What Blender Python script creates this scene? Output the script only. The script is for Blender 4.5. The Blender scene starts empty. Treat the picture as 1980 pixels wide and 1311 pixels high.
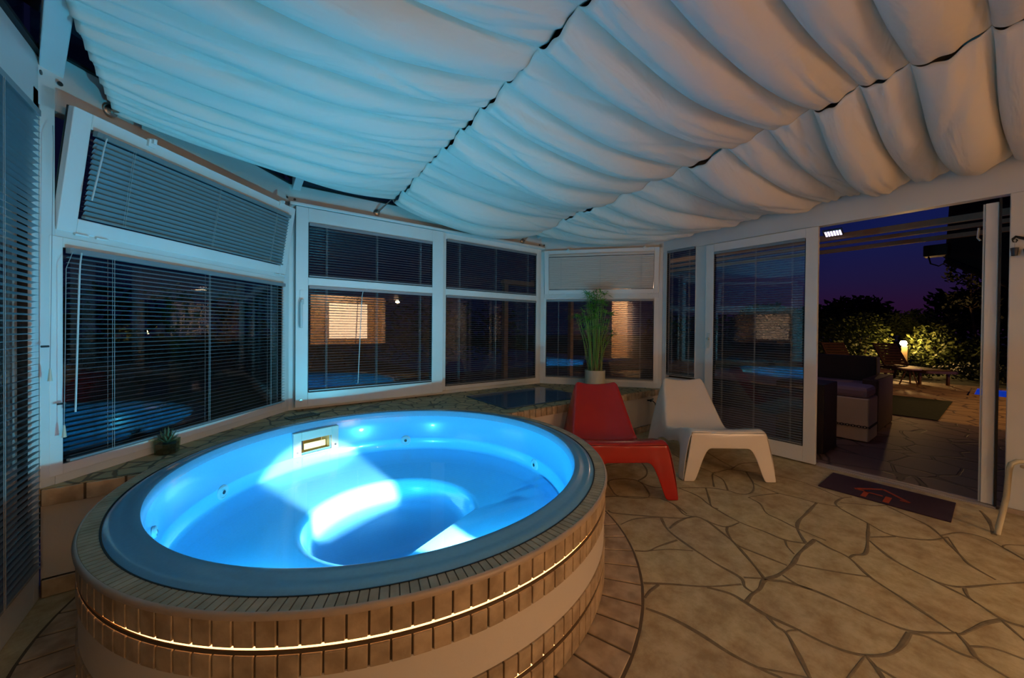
import bpy, bmesh, math, random
from math import pi, sin, cos, radians, hypot, atan2, sqrt
from mathutils import Vector, Matrix
random.seed(7)
SC = bpy.context.scene
COL = SC.collection

# ------------------------------------------------------------------ camera
F, CX, CY, CAMH = 710.5, 990.0, 639.15, 1.2
yaw, pit, rol = radians(-36.6), radians(-.46), radians(-.538)
FWD = Vector((-sin(yaw)*cos(pit), cos(yaw)*cos(pit), sin(pit)))
_R = Vector((cos(yaw), sin(yaw), 0)); _U = _R.cross(FWD)
CRI = _R*cos(rol) - _U*sin(rol); CUP = _R*sin(rol) + _U*cos(rol)
camd = bpy.data.cameras.new('camera'); cam = bpy.data.objects.new('camera', camd); COL.objects.link(cam)
m = Matrix.Identity(4)
for i in range(3):
    m[i][0] = CRI[i]; m[i][1] = CUP[i]; m[i][2] = -FWD[i]
m[2][3] = CAMH
cam.matrix_world = m
camd.sensor_width = 36; camd.sensor_fit = 'HORIZONTAL'; camd.lens = F*36/1980
camd.shift_y = (CY-655.5)/1980; camd.clip_start = .02; camd.clip_end = 500
SC.camera = cam
SC.view_settings.view_transform = 'Standard'; SC.view_settings.look = 'None'
SC.view_settings.exposure = -.28; SC.view_settings.gamma = 1

def onz(u, v, z=0.0):
    d = FWD + CRI*((u-CX)/F) - CUP*((v-CY)/F)
    t = (z-CAMH)/d.z
    return Vector((d.x*t, d.y*t, z))

# ------------------------------------------------------------------ materials
def new_mat(name):
    m = bpy.data.materials.new(name); m.use_nodes = True
    return m, m.node_tree.nodes, m.node_tree.links
def bs(m): return m.node_tree.nodes['Principled BSDF']
def mat(name, col, rough=.5, metal=0, noise=0, nscale=20, bump=0, bscale=80, col2=None, emit=None, es=0, spec=None, coat=0, detail=4):
    m, N, L = new_mat(name); b = bs(m)
    b.inputs['Base Color'].default_value = (*col, 1); b.inputs['Roughness'].default_value = rough
    b.inputs['Metallic'].default_value = metal
    if spec is not None: b.inputs['Specular IOR Level'].default_value = spec
    if coat: b.inputs['Coat Weight'].default_value = coat; b.inputs['Coat Roughness'].default_value = .05
    tc = N.new('ShaderNodeTexCoord')
    if noise or col2:
        n = N.new('ShaderNodeTexNoise'); n.inputs['Scale'].default_value = nscale; n.inputs['Detail'].default_value = detail
        L.new(tc.outputs['Object'], n.inputs['Vector'])
        r = N.new('ShaderNodeValToRGB'); c2 = col2 or tuple(max(0, c*(1-noise)) for c in col)
        r.color_ramp.elements[0].position = .35; r.color_ramp.elements[1].position = .65
        r.color_ramp.elements[0].color = (*c2, 1); r.color_ramp.elements[1].color = (*col, 1)
        L.new(n.outputs['Fac'], r.inputs['Fac']); L.new(r.outputs['Color'], b.inputs['Base Color'])
    if bump:
        n2 = N.new('ShaderNodeTexNoise'); n2.inputs['Scale'].default_value = bscale
        L.new(tc.outputs['Object'], n2.inputs['Vector'])
        bp = N.new('ShaderNodeBump'); bp.inputs['Strength'].default_value = bump; bp.inputs['Distance'].default_value = .01
        L.new(n2.outputs['Fac'], bp.inputs['Height']); L.new(bp.outputs['Normal'], b.inputs['Normal'])
    if emit:
        b.inputs['Emission Color'].default_value = (*emit, 1); b.inputs['Emission Strength'].default_value = es
    return m
def clear_mat(name, tint, f0, f90=.95, rough=0.0):
    m, N, L = new_mat(name); N.remove(bs(m)); out = N['Material Output']
    g = N.new('ShaderNodeNewGeometry'); dp = N.new('ShaderNodeVectorMath'); dp.operation = 'DOT_PRODUCT'
    L.new(g.outputs['Normal'], dp.inputs[0]); L.new(g.outputs['Incoming'], dp.inputs[1])
    ab = N.new('ShaderNodeMath'); ab.operation = 'ABSOLUTE'; L.new(dp.outputs['Value'], ab.inputs[0])
    iv = N.new('ShaderNodeMath'); iv.operation = 'SUBTRACT'; iv.inputs[0].default_value = 1; L.new(ab.outputs[0], iv.inputs[1])
    pw = N.new('ShaderNodeMath'); pw.operation = 'POWER'; pw.inputs[1].default_value = 5; L.new(iv.outputs[0], pw.inputs[0])
    ml = N.new('ShaderNodeMath'); ml.operation = 'MULTIPLY_ADD'; ml.inputs[1].default_value = f90-f0; ml.inputs[2].default_value = f0
    L.new(pw.outputs[0], ml.inputs[0])
    t = N.new('ShaderNodeBsdfTransparent'); t.inputs['Color'].default_value = (*tint, 1)
    gl = N.new('ShaderNodeBsdfGlossy'); gl.inputs['Roughness'].default_value = rough
    mx = N.new('ShaderNodeMixShader'); L.new(ml.outputs[0], mx.inputs['Fac']); L.new(t.outputs[0], mx.inputs[1]); L.new(gl.outputs[0], mx.inputs[2])
    L.new(mx.outputs[0], out.inputs['Surface'])
    return m
def emis(name, col, s):
    return mat(name, col, .5, emit=col, es=s)

M = {}
M['frame'] = mat('white_frame', (.72, .72, .70), .38, noise=.06, nscale=3)
M['frame2'] = mat('white_sash', (.78, .78, .76), .32, noise=.04, nscale=3)
M['gasket'] = mat('black_gasket', (.01, .01, .012), .6)
M['glass'] = clear_mat('window_glass', (.90, .92, .94), .085)
M['roofsheet'] = mat('smoked_roof_sheet', (.10, .095, .14), .3, noise=.1, nscale=4)
M['roofglass'] = clear_mat('roof_glass', (.45, .5, .65), .30)
M['slat'] = mat('slat_grey', (.25, .27, .29), .42, metal=.25)
M['slat2'] = mat('slat_teal_lit', (.20, .25, .26), .42, metal=.2)  # grey slats with the teal light put into their colour
M['cord'] = mat('cord_white', (.38, .38, .38), .7)
M['slat3'] = mat('slat_beige_lit', (.58, .52, .46), .5)  # lighter copy of the grey slats, warm light painted into the colour
M['wandm'] = mat('wand_white', (.6, .62, .62), .4)
M['plastic'] = mat('clear_wand', (.55, .6, .6), .25)
M['steel'] = mat('brushed_steel', (.5, .48, .44), .3, metal=1)
M['darkmetal'] = mat('dark_metal', (.03, .03, .03), .45, metal=.6)
M['screw'] = mat('screw_dark', (.12, .12, .12), .4, metal=.8)
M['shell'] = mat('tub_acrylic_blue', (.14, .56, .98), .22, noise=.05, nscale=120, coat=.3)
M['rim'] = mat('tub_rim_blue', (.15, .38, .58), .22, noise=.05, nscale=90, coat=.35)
M['tile'] = mat('sandstone_tile', (.56, .41, .26), .55, col2=(.34, .235, .14), nscale=14, bump=.15, bscale=60)
M['toptile'] = mat('coping_tile', (.46, .37, .24), .6, col2=(.33, .26, .16), nscale=14, bump=.1, bscale=90)
M['grout'] = mat('dark_grout', (.11, .075, .045), .85)
M['bull'] = mat('bullnose_taupe', (.48, .36, .26), .35, noise=.1, nscale=15)
M['plaster'] = mat('white_plaster', (.66, .57, .48), .7, bump=.08, bscale=40)
M['led'] = emis('amber_led', (1.0, .48, .17), 5.5)
M['channel'] = mat('led_channel', (.10, .06, .03), .6)
M['chrome'] = mat('pale_trim', (.62, .68, .55), .25, metal=.3)
M['amber'] = mat('skimmer_inside', (.62, .52, .24), .4)
M['jet'] = mat('jet_grey', (.30, .52, .62), .3)
M['water'] = clear_mat('pool_water', (.93, .98, 1.0), .015, .5)
M['red'] = mat('red_plastic', (.42, .010, .005), .25, noise=.05, nscale=5, coat=.2)
M['white'] = mat('white_plastic', (.78, .70, .62), .25, noise=.03, nscale=5, coat=.2)
M['pot'] = mat('cream_pot', (.62, .58, .46), .35)
M['soil'] = mat('soil', (.05, .03, .02), .9, noise=.5, nscale=60)
M['leaf'] = mat('papyrus_green', (.07, .27, .03), .5, col2=(.14, .40, .04), nscale=8)
M['stem'] = mat('papyrus_stem', (.14, .34, .05), .5, col2=(.26, .36, .08), nscale=6)
M['dry'] = mat('dry_stem', (.34, .22, .10), .8)
M['succ'] = mat('succulent_leaf', (.07, .13, .07), .45, col2=(.12, .17, .1), nscale=40)
M['potglass'] = clear_mat('terrarium_glass', (.72, .82, .70), .07)
M['pebble'] = mat('pebble_soil', (.10, .06, .03), .9, noise=.5, nscale=90)
M['vent'] = mat('vent_green', (.05, .085, .075), .5)
M['panel'] = mat('blue_glass_panel', (.06, .11, .17), .08, spec=.7)
M['mat'] = mat('doormat_pile', (.045, .015, .035), .95, noise=.3, nscale=200, bump=.3, bscale=300)
M['matlogo'] = mat('mat_orange', (.42, .05, .012), .9)
M['iron'] = mat('wrought_iron', (.02, .015, .012), .5, metal=.5)
M['cup'] = mat('dark_cup', (.025, .03, .05), .4)
M['tube'] = mat('cream_tube', (.58, .50, .34), .35)
M['backwall'] = mat('house_wall', (.62, .50, .38), .8, noise=.1, nscale=2)
M['warmwall'] = mat('warm_room', (.8, .62, .42), .8)
M['grass'] = mat('grass', (.03, .045, .012), .95, col2=(.015, .025, .006), nscale=30)
M['bark'] = mat('bark', (.10, .07, .045), .9, noise=.4, nscale=30)
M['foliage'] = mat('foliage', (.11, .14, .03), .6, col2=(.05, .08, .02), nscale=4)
M['unlitfol'] = mat('unlit_foliage', (.018, .022, .01), .8, noise=.4, nscale=4)  # leaf colour darkened so trees stay unlit near the garden lamp
M['teak'] = mat('teak', (.15, .07, .035), .6, noise=.3, nscale=12)
M['rattan'] = mat('black_rattan', (.018, .014, .016), .6, bump=.6, bscale=120)
M['rattan2'] = mat('brown_rattan', (.055, .03, .03), .6, bump=.6, bscale=120)
M['ottoman'] = mat('ottoman_cream', (.62, .54, .46), .7, bump=.15, bscale=200)
M['cushion'] = mat('mauve_cushion', (.30, .22, .30), .8, bump=.1, bscale=100)
M['awning'] = mat('awning_brown', (.055, .028, .024), .85)
M['beam'] = mat('pergola_beam', (.55, .38, .26), .6, noise=.15, nscale=6)
M['oled'] = emis('floodlight_diodes', (.75, .62, 1.0), 5)
M['lamp'] = emis('garden_bulb', (1.0, .62, .25), 60)
M['lamppost'] = mat('lamp_post', (.55, .42, .25), .6)
M['pool'] = mat('outdoor_pool', (.01, .06, .5), .1, emit=(.005, .06, .75), es=.45)
M['stonewall'] = mat('garden_wall', (.16, .10, .12), .9)
M['sconce'] = emis('sconce_glass', (1.0, .62, .34), 1.6)
M['towel'] = mat('towel', (.6, .45, .45), .9)
M['pink'] = mat('table_top', (.5, .35, .32), .6)

def stone_mat():
    m, N, L = new_mat('flagstone'); b = bs(m); tc = N.new('ShaderNodeTexCoord')
    n = N.new('ShaderNodeTexNoise'); n.inputs['Scale'].default_value = 1.3; n.inputs['Detail'].default_value = 2
    n2 = N.new('ShaderNodeTexNoise'); n2.inputs['Scale'].default_value = 9; n2.inputs['Detail'].default_value = 8; n2.inputs['Roughness'].default_value = .7
    for q in (n, n2): L.new(tc.outputs['Object'], q.inputs['Vector'])
    r = N.new('ShaderNodeValToRGB'); e = r.color_ramp.elements
    e[0].position = .38; e[0].color = (.56, .42, .23, 1); e[1].position = .62; e[1].color = (.62, .50, .27, 1)
    L.new(n.outputs['Fac'], r.inputs['Fac'])
    r2 = N.new('ShaderNodeValToRGB'); e = r2.color_ramp.elements
    e[0].position = .36; e[0].color = (.52, .42, .30, 1); e[1].position = .62; e[1].color = (1, 1, 1, 1)
    L.new(n2.outputs['Fac'], r2.inputs['Fac'])
    mx = N.new('ShaderNodeMix'); mx.data_type = 'RGBA'; mx.blend_type = 'MULTIPLY'; mx.inputs['Factor'].default_value = .8
    L.new(r.outputs['Color'], mx.inputs[6]); L.new(r2.outputs['Color'], mx.inputs[7]); L.new(mx.outputs[2], b.inputs['Base Color'])
    bp = N.new('ShaderNodeBump'); bp.inputs['Strength'].default_value = .35; bp.inputs['Distance'].default_value = .012
    L.new(n2.outputs['Fac'], bp.inputs['Height']); L.new(bp.outputs['Normal'], b.inputs['Normal'])
    b.inputs['Roughness'].default_value = .55
    return m
M['stone'] = stone_mat()
def crazy_mat(name, c1, c2, grout, scale, width, stretch=(1, 1, 1)):
    m, N, L = new_mat(name); b = bs(m); tc = N.new('ShaderNodeTexCoord')
    mp = N.new('ShaderNodeMapping'); mp.inputs['Scale'].default_value = stretch; L.new(tc.outputs['Object'], mp.inputs['Vector'])
    nz = N.new('ShaderNodeTexNoise'); nz.inputs['Scale'].default_value = scale*.8; L.new(mp.outputs[0], nz.inputs['Vector'])
    ad = N.new('ShaderNodeMix'); ad.data_type = 'VECTOR'; ad.inputs['Factor'].default_value = .25/scale
    L.new(mp.outputs[0], ad.inputs[4]); L.new(nz.outputs['Color'], ad.inputs[5])
    v = N.new('ShaderNodeTexVoronoi'); v.feature = 'DISTANCE_TO_EDGE'; v.inputs['Scale'].default_value = scale
    v2 = N.new('ShaderNodeTexVoronoi'); v2.inputs['Scale'].default_value = scale
    L.new(ad.outputs[1], v.inputs['Vector']); L.new(ad.outputs[1], v2.inputs['Vector'])
    r = N.new('ShaderNodeValToRGB'); e = r.color_ramp.elements; e[0].position = width; e[0].color = (0, 0, 0, 1); e[1].position = width*1.8; e[1].color = (1, 1, 1, 1)
    L.new(v.outputs['Distance'], r.inputs['Fac'])
    sx = N.new('ShaderNodeSeparateColor'); L.new(v2.outputs['Color'], sx.inputs[0])
    cm = N.new('ShaderNodeMix'); cm.data_type = 'RGBA'; cm.inputs[6].default_value = (*c1, 1); cm.inputs[7].default_value = (*c2, 1)
    L.new(sx.outputs[0], cm.inputs['Factor'])
    fm = N.new('ShaderNodeMix'); fm.data_type = 'RGBA'; fm.inputs[6].default_value = (*grout, 1)
    L.new(r.outputs['Color'], fm.inputs['Factor']); L.new(cm.outputs[2], fm.inputs[7]); L.new(fm.outputs[2], b.inputs['Base Color'])
    bp = N.new('ShaderNodeBump'); bp.inputs['Strength'].default_value = .5; bp.inputs['Distance'].default_value = .01
    L.new(r.outputs['Color'], bp.inputs['Height']); L.new(bp.outputs['Normal'], b.inputs['Normal'])
    b.inputs['Roughness'].default_value = .6
    return m
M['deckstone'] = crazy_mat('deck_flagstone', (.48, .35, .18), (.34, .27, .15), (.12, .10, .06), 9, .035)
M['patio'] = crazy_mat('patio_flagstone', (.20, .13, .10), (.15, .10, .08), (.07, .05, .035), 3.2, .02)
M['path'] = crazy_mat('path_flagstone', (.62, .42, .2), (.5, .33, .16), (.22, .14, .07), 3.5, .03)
def fabric_mat():
    m, N, L = new_mat('canopy_cloth'); b = bs(m); tc = N.new('ShaderNodeTexCoord')
    b.inputs['Base Color'].default_value = (.80, .74, .67, 1); b.inputs['Roughness'].default_value = .9
    b.inputs['Specular IOR Level'].default_value = .15
    n = N.new('ShaderNodeTexNoise'); n.inputs['Scale'].default_value = 3.0; n.inputs['Detail'].default_value = 3; n.inputs['Distortion'].default_value = .6
    mp = N.new('ShaderNodeMapping'); mp.inputs['Scale'].default_value = (.6, 2.6, 1); L.new(tc.outputs['Object'], mp.inputs[0]); L.new(mp.outputs[0], n.inputs['Vector'])
    bp = N.new('ShaderNodeBump'); bp.inputs['Strength'].default_value = .5; bp.inputs['Distance'].default_value = .04
    L.new(n.outputs['Fac'], bp.inputs['Height']); L.new(bp.outputs['Normal'], b.inputs['Normal'])
    return m
M['cloth'] = fabric_mat()

# ------------------------------------------------------------------ mesh helpers
class MB:
    def __init__(s): s.v = []; s.f = []
    def add(s, vs, fs):
        o = len(s.v); s.v += [Vector(p) for p in vs]; s.f += [tuple(o+i for i in f) for f in fs]; return s
    def hexa(s, p):   # 8 points: bottom 4 ccw, top 4 ccw
        return s.add(p, [(3, 2, 1, 0), (4, 5, 6, 7), (0, 1, 5, 4), (1, 2, 6, 5), (2, 3, 7, 6), (3, 0, 4, 7)])
    def box(s, x0, x1, y0, y1, z0, z1, T=None):
        p = [(x0, y0, z0), (x1, y0, z0), (x1, y1, z0), (x0, y1, z0), (x0, y0, z1), (x1, y0, z1), (x1, y1, z1), (x0, y1, z1)]
        if T: p = [T(*q) for q in p]
        return s.hexa(p)
    def tube(s, path, r, n=8, closed=False, cap=True):
        P = [Vector(p) for p in path]; k = len(P); rs = r if isinstance(r, (list, tuple)) else [r]*k; o = len(s.v); up = None
        for i in range(k):
            if closed: d = P[(i+1) % k]-P[i-1]
            else: d = P[min(i+1, k-1)]-P[max(i-1, 0)]
            d = d.normalized() if d.length > 1e-9 else Vector((0, 0, 1))
            if up is None: up = Vector((0, 0, 1)) if abs(d.z) < .9 else Vector((1, 0, 0))
            a = d.cross(up).normalized(); b = a.cross(d).normalized(); up = b
            for j in range(n):
                t = 2*pi*j/n; s.v.append(P[i]+a*(rs[i]*cos(t))+b*(rs[i]*sin(t)))
        for i in range(k if closed else k-1):
            i2 = (i+1) % k
            for j in range(n):
                j2 = (j+1) % n; s.f.append((o+i*n+j, o+i*n+j2, o+i2*n+j2, o+i2*n+j))
        if cap and not closed:
            s.f.append(tuple(o+j for j in reversed(range(n)))); s.f.append(tuple(o+(k-1)*n+j for j in range(n)))
        return s
    def lathe(s, prof, c=(0, 0, 0), n=48, closed=False, T=None, caps=True):
        o = len(s.v); k = len(prof)
        for j in range(n):
            t = 2*pi*j/n
            for r, z in prof:
                p = (c[0]+r*cos(t), c[1]+r*sin(t), c[2]+z); s.v.append(Vector(T(*p)) if T else Vector(p))
        for j in range(n):
            j2 = (j+1) % n
            for i in range(k if closed else k-1):
                i2 = (i+1) % k
                s.f.append((o+j*k+i, o+j2*k+i, o+j2*k+i2, o+j*k+i2))
        if not closed and caps:
            for i in (0, k-1):
                if prof[i][0] > 1e-4: s.f.append(tuple(o+j*k+i for j in (range(n) if i else reversed(range(n)))))
        return s
    def prism(s, poly, z0, z1, T=None):
        k = len(poly); p = [(x, y, z0) for x, y in poly]+[(x, y, z1) for x, y in poly]
        if T: p = [T(*q) for q in p]
        return s.add(p, [tuple(reversed(range(k))), tuple(range(k, 2*k))]+[(i, (i+1) % k, k+(i+1) % k, k+i) for i in range(k)])
    def grid(s, rows, wrap=False):
        o = len(s.v); R = len(rows); Cn = len(rows[0])
        for r in rows: s.v += [Vector(p) for p in r]
        for i in range(R-1):
            for j in range(Cn if wrap else Cn-1):
                j2 = (j+1) % Cn
                s.f.append((o+i*Cn+j, o+i*Cn+j2, o+(i+1)*Cn+j2, o+(i+1)*Cn+j))
        return s
    def build(s, name, material, parent=None, smooth=False, bevel=0, weld=False, fix=True, sharp=35):
        org = Vector(parent['_o']) if parent is not None and '_o' in parent else Vector((0, 0, 0))
        me = bpy.data.meshes.new(name); me.from_pydata([tuple(p-org) for p in s.v], [], s.f)
        if weld or fix:
            bm = bmesh.new(); bm.from_mesh(me)
            if weld: bmesh.ops.remove_doubles(bm, verts=bm.verts, dist=1e-5)
            if fix: bmesh.ops.recalc_face_normals(bm, faces=bm.faces)
            bm.to_mesh(me); bm.free()
        me.materials.append(material if not isinstance(material, str) else M[material])
        ob = bpy.data.objects.new(name, me); COL.objects.link(ob)
        if parent is not None: ob.parent = parent; ob['_o'] = tuple(org)
        else: ob['_o'] = (0, 0, 0)
        if smooth:
            for p in me.polygons: p.use_smooth = True
            try: me.set_sharp_from_angle(angle=radians(sharp))
            except Exception: pass
        if bevel:
            b = ob.modifiers.new('bevel', 'BEVEL'); b.width = bevel; b.segments = 2; b.limit_method = 'ANGLE'; b.angle_limit = radians(40)
        return ob
def tag(o, label=None, cat=None, group=None, kind=None):
    if label: o['label'] = label
    if cat: o['category'] = cat
    if group: o['group'] = group
    if kind: o['kind'] = kind
    return o
def root(name, loc, label=None, cat=None, group=None, kind=None):
    o = bpy.data.objects.new(name, None); COL.objects.link(o); o.location = loc; o['_o'] = tuple(loc); o.empty_display_size = .05
    return tag(o, label, cat, group, kind)
def struct(mb, name, material, **k):
    o = mb.build(name, material, None, **k); o['kind'] = 'structure'; return o

# ------------------------------------------------------------------ layout
XE, XD, YB = -.696, 4.122, 3.627
P1, P2, P3, P4 = (XE, 2.5), (.336, YB), (3.156, YB), (XD, 2.494)
ZD, ZT, ZH = .478, 2.24, 2.395
class W:
    def __init__(s, a, b):
        s.a = Vector((*a, 0)); s.L = hypot(b[0]-a[0], b[1]-a[1]); s.t = Vector(((b[0]-a[0])/s.L, (b[1]-a[1])/s.L, 0)); s.n = Vector((s.t.y, -s.t.x, 0))
    def __call__(s, u, d, z): return s.a+s.t*u+s.n*d+Vector((0, 0, z))
WA, WB, WC, WDw, WE = W(P1, P2), W(P2, P3), W(P3, P4), W((XD, 2.494), (XD, -2.6)), W((XE, -2.6), P1)
DY = lambda y: 2.494-y       # along-wall coordinate on the right wall
EY = lambda y: y+2.6

# ------------------------------------------------------------------ floor
fb = MB(); rows = []
X0_, X1_, Y0_, Y1_ = XE-.1, XD+.1, -2.7, 2.62
angs = sorted([2*pi*i/96 for i in range(96)]+[atan2(y-2.045, x-.70) % (2*pi) for x in (X0_, X1_) for y in (Y0_, Y1_)])
for a in angs:
    c, s_ = cos(a), sin(a)
    t = min(((X1_ if c > 0 else X0_)-.70)/c if abs(c) > 1e-9 else 1e9, ((Y1_ if s_ > 0 else Y0_)-2.045)/s_ if abs(s_) > 1e-9 else 1e9)
    r_ = .95 if t > 1.1 else t*.9
    r_ = min(.95, t-.02) if t < 1.0 else .95
    o_, i_ = (.70+t*c, 2.045+t*s_), (.70+min(r_, .55)*c, 2.045+min(r_, .55)*s_)
    rows.append([(*i_, -.12), (*i_, 0), (*o_, 0), (*o_, -.12)])
rows.append(rows[0]); fb.grid(rows)
struct(fb, 'floor', 'stone', weld=True)
# mortar joints of the flagstones
def cp(l): return [onz(1100+x/2.25, 850+y/2.25, 0) for x, y in l]
J = [
 ([(170,190),(175,180),(200,173),(250,171),(300,180),(330,205),(345,252),(220,247),(185,215),(170,190)],1),
 ([(150,250),(220,247),(345,252),(400,258),(460,285),(500,325),(545,335)],1),
 ([(315,100),(338,130),(335,158),(300,180)],1), ([(150,115),(240,100),(315,100)],.8),
 ([(300,180),(360,205),(440,210),(600,210),(690,222),(730,235)],.9),
 ([(170,308),(195,320),(300,330),(400,338),(500,342),(548,335)],.9), ([(225,370),(290,345),(400,338)],.8),
 ([(400,338),(430,392),(510,455),(640,540),(745,600),(765,640),(805,668)],1.1),
 ([(437,388),(480,355),(545,335),(600,355),(660,400),(720,450),(800,540),(850,605)],1.1),
 ([(285,484),(345,485),(390,465),(470,438)],.9), ([(345,485),(440,478),(540,485)],.7),
 ([(325,625),(450,630),(600,640),(750,630)],1), ([(330,690),(350,662),(390,632)],.9),
 ([(600,643),(700,670),(770,710),(860,765),(980,820),(1100,880),(1200,920),(1290,940),(1370,938),(1420,920),(1455,885),(1480,842)],1.3),
 ([(770,710),(795,675),(830,650),(850,612),(910,590),(970,545),(1005,492),(1070,435)],1.4),
 ([(850,605),(760,600)],.7),
 ([(850,610),(940,620),(1060,655),(1200,715),(1330,775),(1480,832),(1600,842),(1690,842)],1.1),
 ([(930,590),(1000,635),(1060,655)],.9), ([(985,543),(1100,565),(1200,582),(1310,598)],.8),
 ([(1070,435),(1130,470),(1220,515),(1310,598),(1450,690),(1600,790),(1690,845),(1740,832),(1810,800),(1880,785)],1.1),
 ([(1220,515),(1240,503),(1290,495),(1300,440),(1303,365)],1.2),
 ([(1303,365),(1220,322),(1175,295),(1160,275),(1190,255),(1230,250)],1), ([(1303,365),(1400,415),(1560,437),(1650,425)],.9),
 ([(1308,425),(1420,422)],.8),
 ([(1308,440),(1380,500),(1450,545),(1600,620),(1720,680),(1780,715),(1890,785),(1980,815)],1.1),
 ([(1600,620),(1700,642),(1860,630),(1990,622)],.9), ([(1720,645),(1735,680),(1775,715)],.9),
 ([(1385,290),(1480,335),(1560,372),(1620,420),(1700,500),(1745,545),(1860,612)],1),
 ([(1180,275),(1250,280),(1330,288),(1385,286)],.7),
 ([(1620,418),(1700,405),(1800,425),(1880,465),(1990,528)],.9), ([(1790,310),(1825,350),(1850,415)],1.4), ([(1885,468),(1905,458),(1990,462)],.8),
 ([(1690,845),(1740,900),(1780,955),(1900,1030),(1990,1080)],1.1), ([(1480,842),(1560,860),(1700,930),(1780,955)],.9),
 ([(1290,940),(1330,985),(1375,1050)],1.1), ([(1330,985),(1430,1045)],.8),
 ([(860,765),(900,810),(945,842),(990,920),(1055,1050)],1.2), ([(945,842),(960,832),(1010,830)],.8),
 ([(335,735),(440,775),(560,840),(700,930),(820,992),(930,1040)],1.2), ([(820,992),(960,1020),(1050,1040)],.9),
 ([(465,285),(515,325)],.8), ([(596,212),(610,255),(620,290),(650,302)],1),
 ([(480,212),(560,245),(620,290),(740,358),(850,400),(940,437),(1030,452)],.9),
 ([(600,352),(640,370),(690,380),(740,362)],.9), ([(690,378),(690,405),(730,457),(830,500),(950,548)],.9),
 ([(940,437),(950,465),(982,500)],.8), ([(780,252),(830,278),(860,320),(920,350),(1000,390),(1120,440)],.8),
 ([(780,252),(850,240),(910,235)],.8), ([(1078,275),(1035,320),(1000,355),(995,390),(1030,450)],1.3),
 ([(730,235),(770,238),(800,225),(802,190),(770,140)],.9), ([(632,207),(625,150),(655,140),(700,130),(770,140)],.9), ([(625,150),(670,175),(692,222)],.9),
 ([(802,190),(900,230),(990,252),(1078,275),(1190,295)],.7), ([(770,140),(850,150),(1000,180),(1190,255)],.6),
 ([(825,68),(850,105),(875,150)],1.2), ([(705,130),(750,105),(830,100)],.8), ([(560,30),(640,80),(720,125)],.8), ([(450,60),(520,100),(640,150)],.7),
 ([(1650,425),(1700,500)],.5), ([(1905,30),(1960,60)],.1), ([(430,40),(440,90),(380,150)],.7), ([(1210,1045),(1290,940)],.6),
 ([(1880,785),(1990,880)],.8), ([(1740,900),(1850,910),(1990,960)],.8)]
jm = MB()
def ribbon(mb, pts, w, z=.002):
    P = []
    for i in range(len(pts)-1):
        a = pts[max(i-1, 0)]; b = pts[i]; c = pts[i+1]; d = pts[min(i+2, len(pts)-1)]
        for k in range(5):
            t = k/5
            P.append(.5*((2*b)+(-a+c)*t+(2*a-5*b+4*c-d)*t*t+(-a+3*b-3*c+d)*t**3))
    P.append(pts[-1]); rows = []
    for i, p in enumerate(P):
        d = (P[min(i+1, len(P)-1)]-P[max(i-1, 0)]); d.z = 0; d = d.normalized() if d.length > 0 else Vector((1, 0, 0))
        s = Vector((-d.y, d.x, 0)); ww = w*(.75+.5*(.5+.5*sin(p.x*23+p.y*17)))
        rows.append([Vector((p.x, p.y, .0005))-s*ww, Vector((p.x, p.y, z))-s*ww*.5, Vector((p.x, p.y, z))+s*ww*.5, Vector((p.x, p.y, .0005))+s*ww])
    mb.grid(rows)
for l, w in J: ribbon(jm, cp(l), .0066*w)
# joints beyond the traced part (left, behind)
for _ in range(26):
    x = random.uniform(-.5, 3.6); y = random.uniform(-2.4, -.45); a = random.uniform(0, pi); q = [Vector((x, y, 0))]
    for k in range(4): a += random.uniform(-.5, .5); q.append(q[-1]+Vector((cos(a), sin(a), 0))*.28)
    if all(-2.5 < p.y < -.2 and -.6 < p.x < 4 for p in q): ribbon(jm, q, .009)
struct(jm, 'floor_joints', mat('mortar', (.22, .155, .085), .9, noise=.25, nscale=30))
# ring of tiles round the tub
TC = Vector((.70, 2.045, 0)); R0 = 1.155
rt = MB()
na = 62
for i in range(na):
    a0 = 2*pi*i/na+.004; a1 = 2*pi*(i+1)/na-.005
    if max(TC.y+1.33*sin(a0), TC.y+1.33*sin(a1)) > 2.62: continue
    pts = [(TC.x+r*cos(a), TC.y+r*sin(a)) for r, a in ((1.12, a0), (1.318, a0), (1.318, a1), (1.12, a1))]
    if min(p[0] for p in pts) < XE+.01: continue
    rt.prism(pts, 0.001, .008)
struct(rt, 'floor_tile_ring', 'tile', bevel=.002)
rg = MB(); A = [2*pi*i/96 for i in range(97)]
rg.grid([[(TC.x+r*cos(a), TC.y+r*sin(a), .003) for r in (1.12, 1.33)] for a in A if TC.x+1.33*cos(a) > XE and TC.y+1.33*sin(a) < 2.62])
struct(rg, 'floor_ring_grout', 'grout')

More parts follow.
